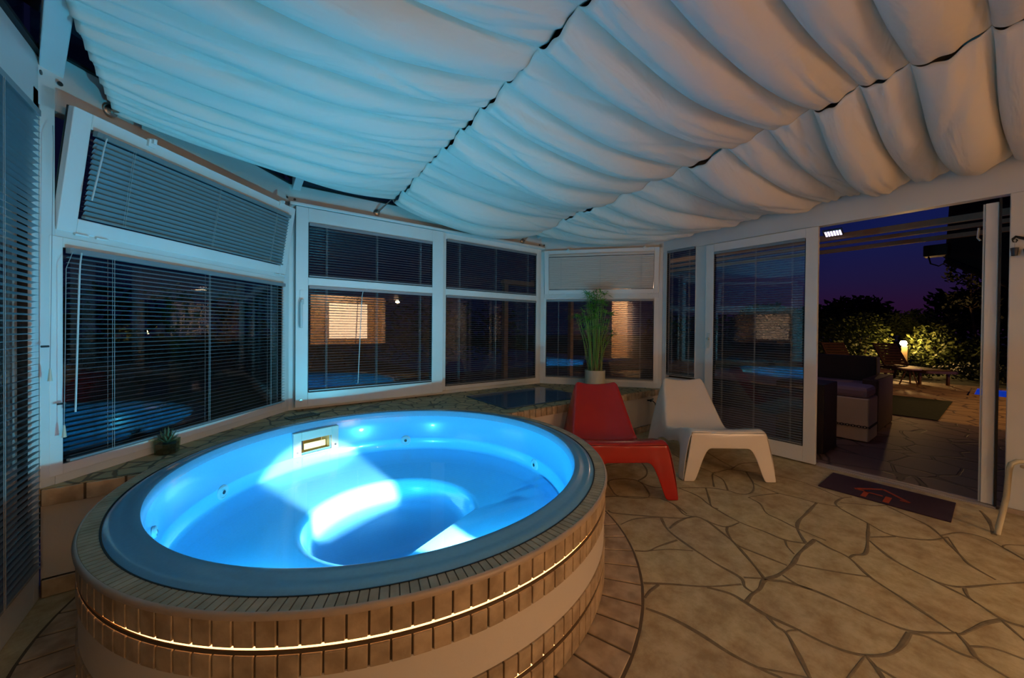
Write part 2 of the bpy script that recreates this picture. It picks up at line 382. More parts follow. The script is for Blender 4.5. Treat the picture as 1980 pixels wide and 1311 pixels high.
# ------------------------------------------------------------------ platform
aq = [math.acos((x-TC.x)/R0) for x in ()]
dx = sqrt(R0**2-(2.5-TC.y)**2); th0 = atan2(2.5-TC.y, dx)
arc = [(TC.x-R0*cos(th0+(pi-2*th0)*i/40), TC.y+R0*sin(th0+(pi-2*th0)*i/40)) for i in range(41)]
poly = [(XE, 2.5)]+arc+[(4.116, 2.5), (P3[0], YB), (P2[0], YB)]
pf = MB(); pf.prism(poly, .4, ZD); o = struct(pf, 'raised_platform', 'deckstone')
pw = MB()
poly2 = [(XE, 2.512)]+[(TC.x+(x-TC.x)*.99, TC.y+(y-TC.y)*.99) for x, y in arc]+[(4.105, 2.512), (P3[0], YB), (P2[0], YB)]
pw.prism(poly2, 0, .402); struct(pw, 'platform_riser', 'plaster')
pt = MB()
gb = MB()
def frow(x0, x1, z0, z1, w, y=2.5, th=.012):
    gb.box(x0, x1, y-.004, y+.0115, z0, z1)
    n = max(1, round((x1-x0)/w)); w = (x1-x0)/n
    for i in range(n): pt.box(x0+i*w+(.0045 if w > .1 else .003), x0+(i+1)*w-(.0045 if w > .1 else .003), y-th, y+.012, z0, z1)
frow(XE+.004, -.30, .402, .475, .128); frow(XE+.004, -.3, .002, .078, .128)
frow(1.72, 4.11, .402, .474, .066); frow(2.05, 4.11, .002, .07, .128)
struct(pt, 'platform_edge_tiles', 'tile', bevel=.003); struct(gb, 'platform_tile_grout', 'grout')

# blue flush panel, vent grille, hose tap
o = MB().box(1.89, 2.93, 2.62, 3.33, ZD+.0005, ZD+.012).build('access_panel', 'panel', bevel=.003)
tag(o, 'dark blue glossy flush panel set in the stone platform behind the red chair', 'panel')
r = root('vent_grille', (.405, 3.32, ZD), 'small dark green floor vent grille on the platform behind the tub', 'vent')
ca, sa = cos(radians(18)), sin(radians(18))
def VT(x, y, z): return (.405+x*ca-y*sa, 3.32+x*sa+y*ca, ZD+z)
g = MB()
for a in ((-.11, .11, -.055, -.045), (-.11, .11, .045, .055), (-.11, -.1, -.055, .055), (.1, .11, -.055, .055)): g.box(*a, .0005, .008, T=VT)
g.build('grille_frame', 'vent', r)
g = MB()
for i in range(11): g.box(-.1+i*.019, -.09+i*.019, -.045, .045, .001, .006, T=VT)
g.build('grille_bars', 'vent', r)
r = root('hose_tap', (3.86, 2.47, .32), 'dark tap with curved hose on the platform face between the chairs', 'tap')
MB().tube([(3.86, 2.512, .36), (3.86, 2.47, .362), (3.84, 2.455, .36)], .009).build('spout', 'darkmetal', r, smooth=True)
MB().tube([(3.83, 2.46, .372), (3.87, 2.45, .362), (3.92, 2.45, .33), (3.945, 2.455, .28)], .006).build('hose', 'darkmetal', r, smooth=True)
MB().tube([(3.80, 2.46, .375), (3.90, 2.462, .378)], .006).build('lever', 'darkmetal', r)

# ------------------------------------------------------------------ walls
def wbox(mb, w, s0, s1, z0, z1, d0=-.05, d1=.0): return mb.box(s0, s1, d0, d1, z0, z1, T=w)
def ringframe(mb, T, s0, s1, z0, z1, fw, d0, d1, top=None, bot=None):
    tp = top if top is not None else fw; bt = bot if bot is not None else fw
    mb.box(s0, s0+fw, d0, d1, z0, z1, T=T); mb.box(s1-fw, s1, d0, d1, z0, z1, T=T)
    mb.box(s0+fw, s1-fw, d0, d1, z1-tp, z1, T=T); mb.box(s0+fw, s1-fw, d0, d1, z0, z0+bt, T=T)
def pane(parent, T, s0, s1, z0, z1, d=-.02, name='glass_pane'):
    return MB().box(s0, s1, d-.003, d+.003, z0, z1, T=T).build(name, 'glass', parent)
def nail(mb, T, s, z, d=.0, r=.006): mb.tube([T(s, d, z), T(s, d+.004, z)], r, n=10)

hd = {}
def header(w, name, z0=ZT, z1=ZH, s0=0, s1=None, d0=-.06, d1=.004):
    mb = MB(); s1 = s1 or w.L
    wbox(mb, w, s0-.02, s1+.02, z0, z1, d0, d1)
    return mb
# wall A (front-left)
def wall_pieces(name, w, post, z0, extra=None, hz1=ZH, hz0=ZT):
    mb = header(w, name, z0=hz0, z1=hz1)
    wbox(mb, w, -.0, post, z0, ZT, -.055, .004); wbox(mb, w, w.L-post, w.L, z0, ZT, -.055, .004)
    if extra: extra(mb)
    return struct(mb, name, 'frame', bevel=.003)
wall_pieces('wall_front_left', WA, .05, ZD, lambda mb: wbox(mb, WA, .05, WA.L-.05, 1.575, 1.635, -.05, .002), hz0=2.145)
wall_pieces('wall_front', WB, .045, ZD)
wall_pieces('wall_front_right', WC, .045, ZD, lambda mb: (wbox(mb, WC, .045, WC.L-.045, 1.575, 1.64, -.05, .002)), hz0=2.185)
# gasket strip above the headers and bolts
gk = MB()
for w in (WA, WB, WC): wbox(gk, w, 0, w.L, ZH, ZH+.012, -.055, .02)
gk.box(EY(-2), WE.L, -.06, .02, 2.345, 2.36, T=WE); struct(gk, 'trim_1', 'gasket')
bt = MB()
for w, ss in ((WA, (.06, WA.L-.04)), (WB, (.04, WB.L-.04)), (WC, (.04, WC.L-.05)), (WE, (WE.L-.03,))):
    for s_ in ss:
        nail(bt, w, s_, ZT+.03, .012, .010)
tag(struct(bt, 'trim_2', 'screw'))

# window 1: fixed lower pane in wall A
def fixed_window(n, w, s0, s1, z0, z1, fw=.035, bar=None, name=None):
    c = w((s0+s1)/2, 0, z0); r = root('window_%d' % n, c, kind='structure')
    mb = MB(); ringframe(mb, w, s0-fw, s1+fw, z0-fw, z1+fw, fw, -.045, .006)
    if bar: mb.box(s0, s1, -.03, .006, bar[0], bar[1], T=w)
    mb.build('window_frame', 'frame2', r, bevel=.002)
    gm = MB(); ringframe(gm, w, s0, s1, z0, z1, .006, -.03, -.004); gm.build('gasket', 'gasket', r)
    pane(r, w, s0, s1, z0, z1); return r
fixed_window(1, WA, .075, 1.452, .560, 1.545, .045)
fixed_window(8, WC, .072, WC.L-.098, .565, 1.562, .028)
fl_ = MB(); wbox(fl_, WC, WC.L-.072, WC.L-.04, ZD, 1.58, -.05, .003); struct(fl_, 'trim_9', 'frame2')
# the sill under it reaches the platform
sl = MB(); wbox(sl, WA, .05, WA.L-.05, ZD, .53, -.05, .004); wbox(sl, WB, .045, WB.L-.045, ZD, .54, -.05, .004); wbox(sl, WC, .045, WC.L-.045, ZD, .54, -.05, .004)
struct(sl, 'trim_3', 'frame')
# tilting vents
def tilt_T(w, zh, ang):
    c_, s_ = cos(radians(ang)), sin(radians(ang))
    return lambda u, d, z: w(u, (z-zh)*s_+d*c_+.002, zh+(z-zh)*c_-d*s_)
def vent_sash(n, w, s0, s1, z0, z1, ang, fw, handle_s):
    T = tilt_T(w, z0, ang); r = root('window_%d' % n, w((s0+s1)/2, 0, z0), kind='structure')
    mb = MB(); ringframe(mb, T, s0, s1, z0, z1, fw, -.026, .006); mb.build('sash_frame', 'frame2', r, bevel=.003)
    gm = MB(); ringframe(gm, T, s0-.002, s1+.002, z0-.001, z1+.001, .01, -.032, -.026); gm.build('gasket', 'gasket', r)
    pane(r, T, s0+fw, s1-fw, z0+fw, z1-fw)
    for hs in (s0+.22*(s1-s0), s1-.12*(s1-s0)):
        k = MB(); k.box(hs-.018, hs+.018, .006, .02, z1-.03, z1+.008, T=T); k.box(hs-.008, hs+.008, .006, .035, z1-.012, z1+.014, T=T); k.build('catch', 'frame2', r, bevel=.001)
    h = MB()
    for hs in (s0+.06, s0+.14, s1-.06, s1-.12): h.tube([T(hs, .01, z0-.004), T(hs+.05, .01, z0-.004)], .006, n=8)
    h.build('hinge', 'frame2', r)
    return T
TA = vent_sash(2, WA, .052, WA.L-.052, 1.62, 2.172, 9.5, .068, 0)
TCv = vent_sash(3, WC, .05, WC.L-.05, 1.635, 2.19, 6, .055, 0)
# front sliding pair
def slide(n, w, s0, s1, z0, z1, gs0, gs1, gz0, gz1, barz, d, kind='window'):
    r = root('%s_%d' % (kind, n), w((s0+s1)/2, d, z0), kind='structure')
    mb = MB(); T = w
    mb.box(s0, gs0, d-.02, d+.02, z0, z1, T=T); mb.box(gs1, s1, d-.02, d+.02, z0, z1, T=T)
    mb.box(gs0, gs1, d-.02, d+.02, gz1, z1, T=T); mb.box(gs0, gs1, d-.02, d+.02, z0, gz0, T=T)
    if barz: mb.box(gs0, gs1, d-.012, d+.02, barz[0], barz[1], T=T)
    mb.build('sash_frame', 'frame2', r, bevel=.003)
    gm = MB(); zz = [(gz0, barz[0]), (barz[1], gz1)] if barz else [(gz0, gz1)]
    for a, b in zz: ringframe(gm, T, gs0, gs1, a, b, .006, d-.015, d+.012)
    gm.build('gasket', 'gasket', r)
    pane(r, T, gs0, gs1, gz0, gz1, d-.012)
    return r
x0 = P2[0]
w4 = slide(4, WB, .045, 1.40, .505, 2.205, .137, 1.276, .626, 2.082, (1.545, 1.613), .045)
w5 = slide(5, WB, 1.38, WB.L-.045, .515, 2.22, 1.455, 2.731, .557, 2.151, (1.545, 1.613), -.005)
hm = MB(); hm.box(.075, .105, .065, .072, 1.28, 1.50, T=WB); hm.build('lock_plate', 'frame2', w4)
hm = MB(); hm.box(.078, .1, .072, .11, 1.38, 1.42, T=WB); hm.box(.072, .09, .09, .115, 1.18, 1.40, T=WB); hm.build('handle', 'plastic', w4, bevel=.004)
hm = MB()
for s_, z_ in ((.085, .565),): hm.lathe([(.0, .01), (.012, .01), (.012, 0)], n=14, T=lambda x, y, z: WB(.085+x, .066+z, .565+y))
hm.build('drain_cap', 'steel', w4)
tr = MB(); wbox(tr, WB, .0, WB.L, ZT-.03, ZT-.005, 0, .075); struct(tr, 'trim_4', 'frame2', bevel=.004)

# right wall
mb = MB(); w = WDw
# header, posts, panelling
wbox(mb, w, -.02, DY(-2.6), 2.125, 2.47, -.08, .0)
wbox(mb, w, 0, .05, 0, 2.125, -.08, 0); wbox(mb, w, DY(2.09), DY(1.975), 0, 2.125, -.08, 0)
wbox(mb, w, .05, DY(2.09), 2.142, 2.126, -.08, 0)
wbox(mb, w, .05, DY(2.09), 0, .62, -.06, -.004)
struct(mb, 'wall_right', 'frame', bevel=.003)
pn = MB(); y = .0
for i in range(17): pn.box(DY(y)+.0035, DY(y-.155)-.0035, -.07, .0 if i else .004, 0.03, 2.125, T=w); y -= .155
o = struct(pn, 'wall_right_panelling', 'frame', bevel=.005)
pb_ = MB(); pb_.box(DY(-.01), DY(-2.6), -.09, -.072, 0.0, 2.125, T=w); struct(pb_, 'wall_right_groove_shade', 'grout')  # dark sheet behind the panel gaps, standing in for groove shade
bb = MB(); wbox(bb, w, DY(.01), DY(-2.6), 0, .03, -.08, .012); wbox(bb, w, 0, DY(2.0), 0, .028, -.02, .012); struct(bb, 'baseboard_right', 'bull')
fixed_window(6, WDw, DY(2.44), DY(2.095), .655, 2.135, .006)
dr = slide(1, WDw, DY(1.968), DY(.998), .012, 2.118, DY(1.884), DY(1.088), .154, 2.032, None, .012, 'door')
hm = MB(); hm.box(DY(1.94), DY(1.915), .032, .04, 1.0, 1.16, T=w); hm.lathe([(0, .03), (.012, .03), (.014, 0)], n=12, T=lambda x, y, z: w(DY(1.928)+x, .04+z, 1.1+y)); hm.build('handle', 'plastic', dr, bevel=.002)
# pushed back leaf stack at the far jamb
d2 = root('door_2', w(DY(.06), -.04, 0), kind='structure')
mb = MB(); mb.box(DY(.098), DY(.040), -.075, -.035, .012, 2.09, T=w); mb.build('sash_frame', 'frame2', d2, bevel=.004)
mb = MB(); mb.box(DY(.108), DY(.1), -.07, -.05, .012, 2.09, T=w); mb.build('seal', 'frame', d2)
mb = MB(); mb.box(DY(.040), DY(.028), -.07, -.02, .012, 2.11, T=w); mb.build('gasket', 'gasket', d2)
mb = MB(); mb.tube([w(DY(.125), -.05, 1.93), w(DY(.13), -.045, 1.86), w(DY(.118), -.05, 1.84)], .006); mb.build('handle', 'steel', d2)
th = MB(); wbox(th, w, DY(.998), DY(.03), 0, .012, -.085, -.055); wbox(th, w, DY(.998), DY(.03), 0, .010, -.03, .0); wbox(th, w, DY(.998), DY(.03), 0, .004, -.1, .01); struct(th, 'trim_5', mat('threshold', (.42, .36, .32), .5, metal=.3), bevel=.002)

# left wall
mb = MB(); w = WE
wbox(mb, w, 0, w.L, 2.12, 2.345, -.08, 0); wbox(mb, w, w.L-.055, w.L, 0, 2.2, -.08, .0)
wbox(mb, w, EY(-.2), w.L-.055, 0, .15, -.06, 0)
wbox(mb, w, EY(-.30), EY(-.2), 0, 2.12, -.08, 0)
struct(mb, 'wall_left', 'frame', bevel=.003)
fixed_window(7, WE, EY(-.18), WE.L-.092, .165, 2.085, .035)
# left wall beyond: solid house wall with a lit window
mb = MB(); wbox(mb, w, 0, EY(-1.95), 0, 2.6, -.2, 0); wbox(mb, w, EY(-1.15), EY(-.3), 0, 2.6, -.2, 0); wbox(mb, w, EY(-1.95), EY(-1.15), 0, .35, -.2, 0); wbox(mb, w, EY(-1.95), EY(-1.15), 2.05, 2.6, -.2, 0)
struct(mb, 'wall_left_house', 'backwall')
# back wall with a lit window opening
mb = MB(); bx = lambda *a: mb.box(*a)
bx(XE-.2, 1.35, -2.8, -2.6, 0, 2.9); bx(3.1, XD+.1, -2.8, -2.6, 0, 2.9); bx(1.35, 3.1, -2.8, -2.6, 0, .75); bx(1.35, 3.1, -2.8, -2.6, 1.95, 2.9)
struct(mb, 'wall_back', 'backwall')
def room(n, x0, x1, y0, y1, z0, z1, open_side):
    mb = MB(); t = .05
    mb.box(x0, x1, y0, y1, z0-t, z0); mb.box(x0, x1, y0, y1, z1, z1+t)
    if open_side != 'y+': mb.box(x0, x1, y1, y1+t, z0, z1)
    mb.box(x0, x1, y0-t, y0, z0, z1); mb.box(x0-t, x0, y0, y1, z0, z1)
    if open_side != 'x+': mb.box(x1, x1+t, y0, y1, z0, z1)
    struct(mb, 'wall_house_room_%d' % n, 'warmwall')
room(1, 1.0, 3.5, -4.2, -2.8, 0, 2.6, 'y+')
room(2, -2.3, -.9, -2.4, -.9, 0, 2.6, 'x+')

# ------------------------------------------------------------------ roof
SL = .085
zr = lambda y: 2.47+SL*(YB-y)
rg_ = MB()
k = .03
pl = [(XE-.05, 2.5), (P2[0], YB+.05), (P3[0], YB+.05), (XD+.05, 2.5), (XD+.05, -2.7), (XE-.05, -2.7)]
rg_.add([(x, y, zr(y)) for x, y in pl]+[(x, y, zr(y)+.01) for x, y in pl], [(5, 4, 3, 2, 1, 0), (6, 7, 8, 9, 10, 11)]+[(i, (i+1) % 6, 6+(i+1) % 6, 6+i) for i in range(6)])
struct(rg_, 'ceiling', 'roofsheet')
# infill between headers and the roof
inf = MB()
for a, b in ((P1, P2), (P2, P3), (P3, P4), ((XD, 2.494), (XD, -2.6)), ((XE, -2.6), P1)):
    zb = ZH+.012 if a not in ((XD, 2.494), (XE, -2.6)) else (2.47 if a[0] > 0 else 2.36)
    w = W(a, b)
    inf.add([w(0, -.04, zb), w(w.L, -.04, zb), w(w.L, -.04, zr(b[1])), w(0, -.04, zr(a[1])), w(0, -.045, zb), w(w.L, -.045, zb), w(w.L, -.045, zr(b[1])), w(0, -.045, zr(a[1]))],
            [(0, 1, 2, 3), (7, 6, 5, 4), (0, 4, 5, 1), (3, 2, 6, 7)])
struct(inf, 'ceiling_side_glass', 'roofglass')
# rafters
def rafter(i, a, b, za, zb, wd, hh):
    A_ = Vector((*a, 0)); B_ = Vector((*b, 0)); t = (B_-A_).normalized(); n = Vector((-t.y, t.x, 0))*wd/2
    mb = MB(); p = []
    for zz in (0, hh):
        for q, z in ((A_, za), (B_, zb)):
            for s_ in (-1, 1): p.append(q+n*s_+Vector((0, 0, z+zz)))
    mb.hexa([p[0], p[1], p[3], p[2], p[4], p[5], p[7], p[6]])
    struct(mb, 'trim_%d' % i, 'frame', bevel=.004)
rafter(6, (-.690, 2.60), (.33, -.75), 2.30, 2.64, .07, .12)
rafter(7, (.385, 3.60), (.385, -2.5), 2.345, 2.86, .06, .10)
rafter(8, (3.09, 3.60), (3.05, -2.5), 2.345, 2.86, .06, .10)

# ------------------------------------------------------------------ canopy cloth, wires
def wz1(y): return 2.40+.074*(3.6-y)
def wz2(y): return 2.385+.082*(3.6-y)
def wz0(y): return 2.265+.12*(2.68-y)
def wz3(y): return 2.285+.032*(2.45-y)
def x1(y): return 1.165
def x2(y): return 2.905
def x0_(y): return -.505+.012*(2.68-y)
def x3(y): return 4.06
def panel(name, label, H0, H1, xa, xb, za, zb, d0, d1, bag, eps0, eps1, seed, skew=.0):
    rnd = random.Random(seed); rows = []; NU = 64; NV = 26
    K = len(H0)-1
    amp = [rnd.uniform(.6, 1.35) for _ in range(K)]; cr = [[(rnd.choice([0, 1]), rnd.uniform(.1, .9), rnd.uniform(-1.3, 1.3), rnd.uniform(.04, .08), rnd.uniform(.5, 1.1)) for _ in range(3)] for _ in range(K)]; lean = [rnd.uniform(.5, .85) for _ in range(K)]
    us = [i/NU for i in range(NU+1)]
    for k in range(K):
        for j in range(NV+(1 if k == K-1 else 0)):
            v = j/NV; row = []
            for u in us:
                y = (H0[k]+(H0[k+1]-H0[k])*v)*(1-u)+(H1[k]+(H1[k+1]-H1[k])*v)*u
                ya = H0[k]+(H0[k+1]-H0[k])*v; yb = H1[k]+(H1[k+1]-H1[k])*v
                xx = (xa(ya)+eps0)*(1-u)+(xb(yb)-eps1)*u
                z = za(ya)*(1-u)+zb(yb)*u
                g_ = sin(pi*u)
                L_ = (abs(H0[k+1]-H0[k])*(1-u)+abs(H1[k+1]-H1[k])*u)/.26
                dep = (d0+(d1-d0)*g_**.6)*amp[k]*L_**.7
                p = lean[k]; vv = v**p
                prof = (sin(pi*vv))**.85
                # the cusp along each hook line relaxes away from the wires
                z -= dep*prof+bag*g_+.012*g_*sin(9*u+3*k+seed)*sin(pi*v)
                y += .35*dep*sin(2*pi*vv)*.5*g_
                # soft diagonal creases running in from either edge
                for (sd, v0, dv, wd, am) in cr[k]:
                    uu = u if sd == 0 else 1-u
                    q_ = (v-(v0+dv*uu))/wd
                    if abs(q_) < 3: z += .016*am*math.exp(-q_*q_)*math.exp(-((uu-.25)/.25)**2)*sin(pi*v)
                # pleats fanning out from the hooks
                e = math.exp(-u/.09)+math.exp(-(1-u)/.09)
                z += .010*e*sin(pi*v)*sin(5*pi*v+seed)
                row.append((xx, y, z))
            rows.append(row)
    mb = MB(); mb.grid(rows)
    o = mb.build(name, 'cloth', smooth=True, fix=False, sharp=180)
    sb = o.modifiers.new('thick', 'SOLIDIFY'); sb.thickness = .003; sb.offset = 0
    return tag(o, label, 'canopy', 'white cloth canopy panels slung under the glass roof')
hL = [2.70, 2.58, 2.46, 2.32, 2.16, 1.98, 1.79, 1.58, 1.36, 1.13, .89, .64, .38, .12, -.14, -.40, -.66, -.92]
h1 = [3.48, 3.20, 2.92, 2.66, 2.40, 2.15, 1.90, 1.64, 1.37, 1.11, .85, .60, .35, .10, -.15, -.40, -.66, -.92]
h2 = [3.50, 3.22, 2.96, 2.70, 2.45, 2.14, 1.85, 1.57, 1.26, 1.00, .75, .53, .33, .06, -.18, -.42, -.68, -.94]
h3 = [2.42, 2.20, 2.02, 1.88, 1.74, 1.56, 1.37, 1.16, .95, .80, .67, .44, .25, -.01, -.25, -.5, -.75, -1.0]
hL1 = list(hL)
panel('cloth_canopy', 'white folded cloth ceiling panel nearest the left wall, in cyan light', hL1, h1, x0_, x1, wz0, wz1, .020, .125, .02, 0, -.006, 1)
panel('cloth_canopy', 'white folded cloth ceiling panel in the middle between two hanging wires', h1, h2, x1, x2, wz1, wz2, .045, .135, .03, -.004, -.005, 2)
panel('cloth_canopy', 'white folded cloth ceiling panel whose edge meets the wall above the doors', h2, h3, x2, x3, wz2, wz3, .055, .155, .02, -.004, 0, 3)
# wires and their wall buttons
def wire(xa, za, y0, y1, label, btn=None, wallpt=None):
    r = root('canopy_wire', (xa(y0), y0, za(y0)), label, 'wire', 'steel wires carrying the canopy')
    MB().tube([(xa(y), y, za(y)+.004) for y in (y0, (y0+y1)/2, y1)], .0018, n=6).build('cable', 'steel', r)
    if wallpt:
        p, n = wallpt; p = Vector(p); n = Vector(n)
        b = MB(); a = n.cross(Vector((0, 0, 1))); 
        b.lathe([(0, .012), (.018, .012), (.028, .006), (.030, 0)], n=20, T=lambda x, y, z: p+a*x+Vector((0, 0, 1))*y+n*z); b.build('wall_button', 'steel', r, smooth=True)
        MB().tube([p+n*.01, p+n*.05, Vector((xa(y0), y0, za(y0)+.004))], [.009, .009, .004], n=8).build('tensioner', 'steel', r)
    return r
pA = WA(.25, .012, 2.26); wire(x0_, wz0, 2.70, -1.0, 'thin steel wire with round wall button above the tilted left window', wallpt=(pA, WA.n))
pB = WB(.72, .012, 2.29); wire(x1, wz1, 3.50, -1.0, 'thin steel wire with round wall button above the two front sliding panes', wallpt=(pB, WB.n))
pB2 = WB(2.50, .012, 2.28); wire(x2, wz2, 3.52, -1.0, 'thin steel wire ending near the front right corner beam', wallpt=(pB2, WB.n))
wire(x3, wz3, 2.40, -1.0, 'thin steel wire along the header above the sliding doors')

# ------------------------------------------------------------------ blinds
def blind(T, s0, s1, z0, z1, tilt, label, d=.014, pitch=.0232, sw=.025, smat='slat', cords=3, wand=None, tassel=None, side=1):
    c = T((s0+s1)/2, d, z1); r = root('venetian_blind', c, label, 'blind', 'grey venetian blinds on the conservatory windows')
    hb = MB(); hb.box(s0+.003, s1-.003, d-.012, d+.014, z1-.026, z1-.001, T=T); hb.build('headrail', smat, r, bevel=.001)
    bb = MB(); bb.box(s0+.004, s1-.004, d-.011, d+.011, z0+.004, z0+.016, T=T); bb.build('bottom_rail', smat, r, bevel=.002)
    n = int((z1-.035-(z0+.03))/pitch); sm = MB(); ta = radians(tilt)
    for i in range(n+1):
        z = z0+.028+i*(z1-.045-z0-.028)/max(n, 1)
        rows = []
        for s_ in (s0+.004, s1-.004):
            rows.append([T(s_, d+q*cos(ta)-h*sin(ta), z+q*sin(ta)+h*cos(ta)) for q, h in ((-sw/2, 0), (-sw/4, .0018), (0, .0024), (sw/4, .0018), (sw/2, 0))])
        sm.grid(rows)
    sm.build('slats', smat, r, smooth=True, fix=False, sharp=80)
    L_ = s1-s0
    for i in range(cords):
        s_ = s0+L_*(.12+.76*i/(cords-1)) if L_ > .5 else s0+L_*(.2+.6*i/(cords-1))
        cm = MB()
        for dd in (-sw/2-.001, sw/2+.001): cm.tube([T(s_, d+dd, z1-.02), T(s_, d+dd, z0+.01)], .0008, n=4)
        cm.tube([T(s_+.008, d+sw/2+.002, z1-.02), T(s_+.008, d+sw/2+.002, z0+.01)], .001, n=4)
        cm.build('ladder_cord', 'cord', r)
    if wand is not None:
        s_, zl, lean = wand
        MB().tube([T(s_, d+.03, z1-.02), T(s_-.012, d+.04, z1-.07), T(s_-.016, d+.042, z1-.13)], .003, n=6).build('wand_hook', 'wandm', r)
        MB().tube([T(s_-.016, d+.042, z1-.12), T(s_-.016-lean, d+.05, zl)], .0035, n=6).build('wand', 'wandm', r)
    if tassel is not None:
        s_, zl = tassel
        MB().tube([T(s_+.03, d+.02, z1-.02), T(s_, d+.03, z1-.1), T(s_, d+.02, zl)], .0013, n=5).build('pull_cord', 'cord', r)
        MB().tube([T(s_, d+.02, zl+.004), T(s_, d+.02, zl-.05)], [.003, .008], n=8).build('tassel', 'pot', r)
        MB().tube([T(s_-.012, d, zl+.10), T(s_+.012, d+.012, zl+.10)], .005, n=6).build('cleat', 'screw', r)
    return r
SW = .024
blind(WA, .078, 1.449, .566, 1.545, 8, 'wide grey venetian blind over the big lower pane beside the tub, left', d=.022, wand=(.11, .80, .02), tassel=(.055, .74))
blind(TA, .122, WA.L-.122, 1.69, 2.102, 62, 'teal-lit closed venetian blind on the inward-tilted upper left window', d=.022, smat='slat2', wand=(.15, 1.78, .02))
blind(WB, .14, 1.273, 1.616, 2.082, -22, 'grey venetian blind in the upper pane of the front left sliding sash', d=.06, pitch=.0232)
blind(WB, .14, 1.273, .632, 1.545, -8, 'grey venetian blind in the lower pane of the front left sliding sash', d=.06, wand=(.58, .68, .03))
blind(WB, 1.458, 2.728, 1.616, 2.15, -22, 'grey venetian blind in the upper pane of the front right sliding sash', d=.012)
blind(WB, 1.458, 2.728, .562, 1.545, -8, 'grey venetian blind in the lower pane of the front right sliding sash', d=.012)
blind(TCv, .108, WC.L-.108, 1.692, 2.134, 62, 'closed beige-lit venetian blind on the small tilted window above the papyrus', d=.022, smat='slat3')
blind(WC, .075, WC.L-.101, .568, 1.565, -6, 'grey venetian blind behind the tall papyrus plant', d=.018)
blind(WDw, DY(2.438), DY(2.098), .66, 2.132, -6, 'narrow grey venetian blind between the corner post and the sliding door', d=.0, cords=2)
blind(WDw, DY(1.882), DY(1.090), .160, 2.030, -8, 'tall grey venetian blind on the closed sliding door behind the white chair', d=.03)
blind(WE, EY(-.17), WE.L-.096, .17, 2.083, 14, 'tall dark venetian blind along the left edge of the room', d=.02, tassel=(WE.L-.035, 1.0), pitch=.026, wand=None)

# ------------------------------------------------------------------ hot tub
tub = root('hot_tub', (TC.x, TC.y, 0), 'large round built-in whirlpool glowing cyan, clad in sandstone tiles', 'hot tub')
def ringtiles(r_in, r_out, z0, z1, n, gap, a_off=0, skip=None):
    mb = MB()
    for i in range(n):
        a0 = 2*pi*i/n+gap/r_out/2+a_off; a1 = 2*pi*(i+1)/n-gap/r_out/2+a_off
        am = (a0+a1)/2
        if skip and skip(am): continue
        p = [(TC.x+r*cos(a), TC.y+r*sin(a)) for r, a in ((r_in, a0), (r_out, a0), (r_out, a1), (r_in, a1))]
        mb.prism(p, z0, z1)
    return mb
behind = lambda a: TC.y+1.15*sin(a) > 2.53
nT = 132
ringtiles(1.128, 1.153, .396, .465, nT, .0055, skip=behind).build('upper_tile_band', 'tile', tub, bevel=.0025)
ringtiles(1.128, 1.153, .315, .374, nT, .0055, skip=behind).build('second_tile_band', 'tile', tub, bevel=.0025)
ringtiles(1.128, 1.153, .118, .186, nT, .0055, skip=behind).build('lower_tile_band', 'tile', tub, bevel=.0025)
ringtiles(1.128, 1.153, .012, .098, nT, .0055, skip=behind).build('base_tile_band', 'tile', tub, bevel=.0025)
c0 = tuple(TC)
MB().lathe([(1.145, .004), (1.145, .098), (1.127, .098), (1.127, .117), (1.145, .118), (1.145, .187), (1.141, .188), (1.141, .316), (1.145, .316), (1.145, .373), (1.127, .3735), (1.127, .395), (1.145, .396), (1.145, .464)], c0, n=180, caps=False).build('tile_backing', 'grout', tub, smooth=True)
MB().lathe([(1.145, .186), (1.1475, .188), (1.1475, .314), (1.145, .316)], c0, n=180, caps=False).build('plaster_band', 'plaster', tub, smooth=True)
for z in (.382, .106):
    MB().tube([(TC.x+1.139*cos(a), TC.y+1.139*sin(a), z) for a in [2*pi*i/160 for i in range(160)] if not behind(a)][0:0] or
              [(TC.x+1.137*cos(a), TC.y+1.137*sin(a), z) for a in [radians(157)+i*radians(226)/140 for i in range(141)]], .0045, n=6).build('rope_light', 'led', tub)
    o = MB().lathe([(1.1465, z-.006), (1.1500, z-.006), (1.1500, z+.0045), (1.1465, z+.0045)], c0, n=180, closed=True).build('light_channel', 'channel', tub)
MB().lathe([(1.140, .4665), (1.156, .4665), (1.1605, .470), (1.1612, .476), (1.159, .4825), (1.155, .4862), (1.1505, .487), (1.148, .48)], c0, n=180, closed=True).build('bullnose_edge', 'bull', tub, smooth=True)
ringtiles(1.101, 1.149, .476, .4858, 270, .0038).build('coping_tiles', 'toptile', tub)
MB().lathe([(1.092, .470), (1.145, .470), (1.145, .4835), (1.092, .4835)], c0, n=180, closed=True).build('coping_bed', 'grout', tub)
MB().lathe([(1.0985, .472), (1.102, .472), (1.102, .4875), (1.0985, .4875)], c0, n=180, closed=True).build('rim_seal', 'gasket', tub)
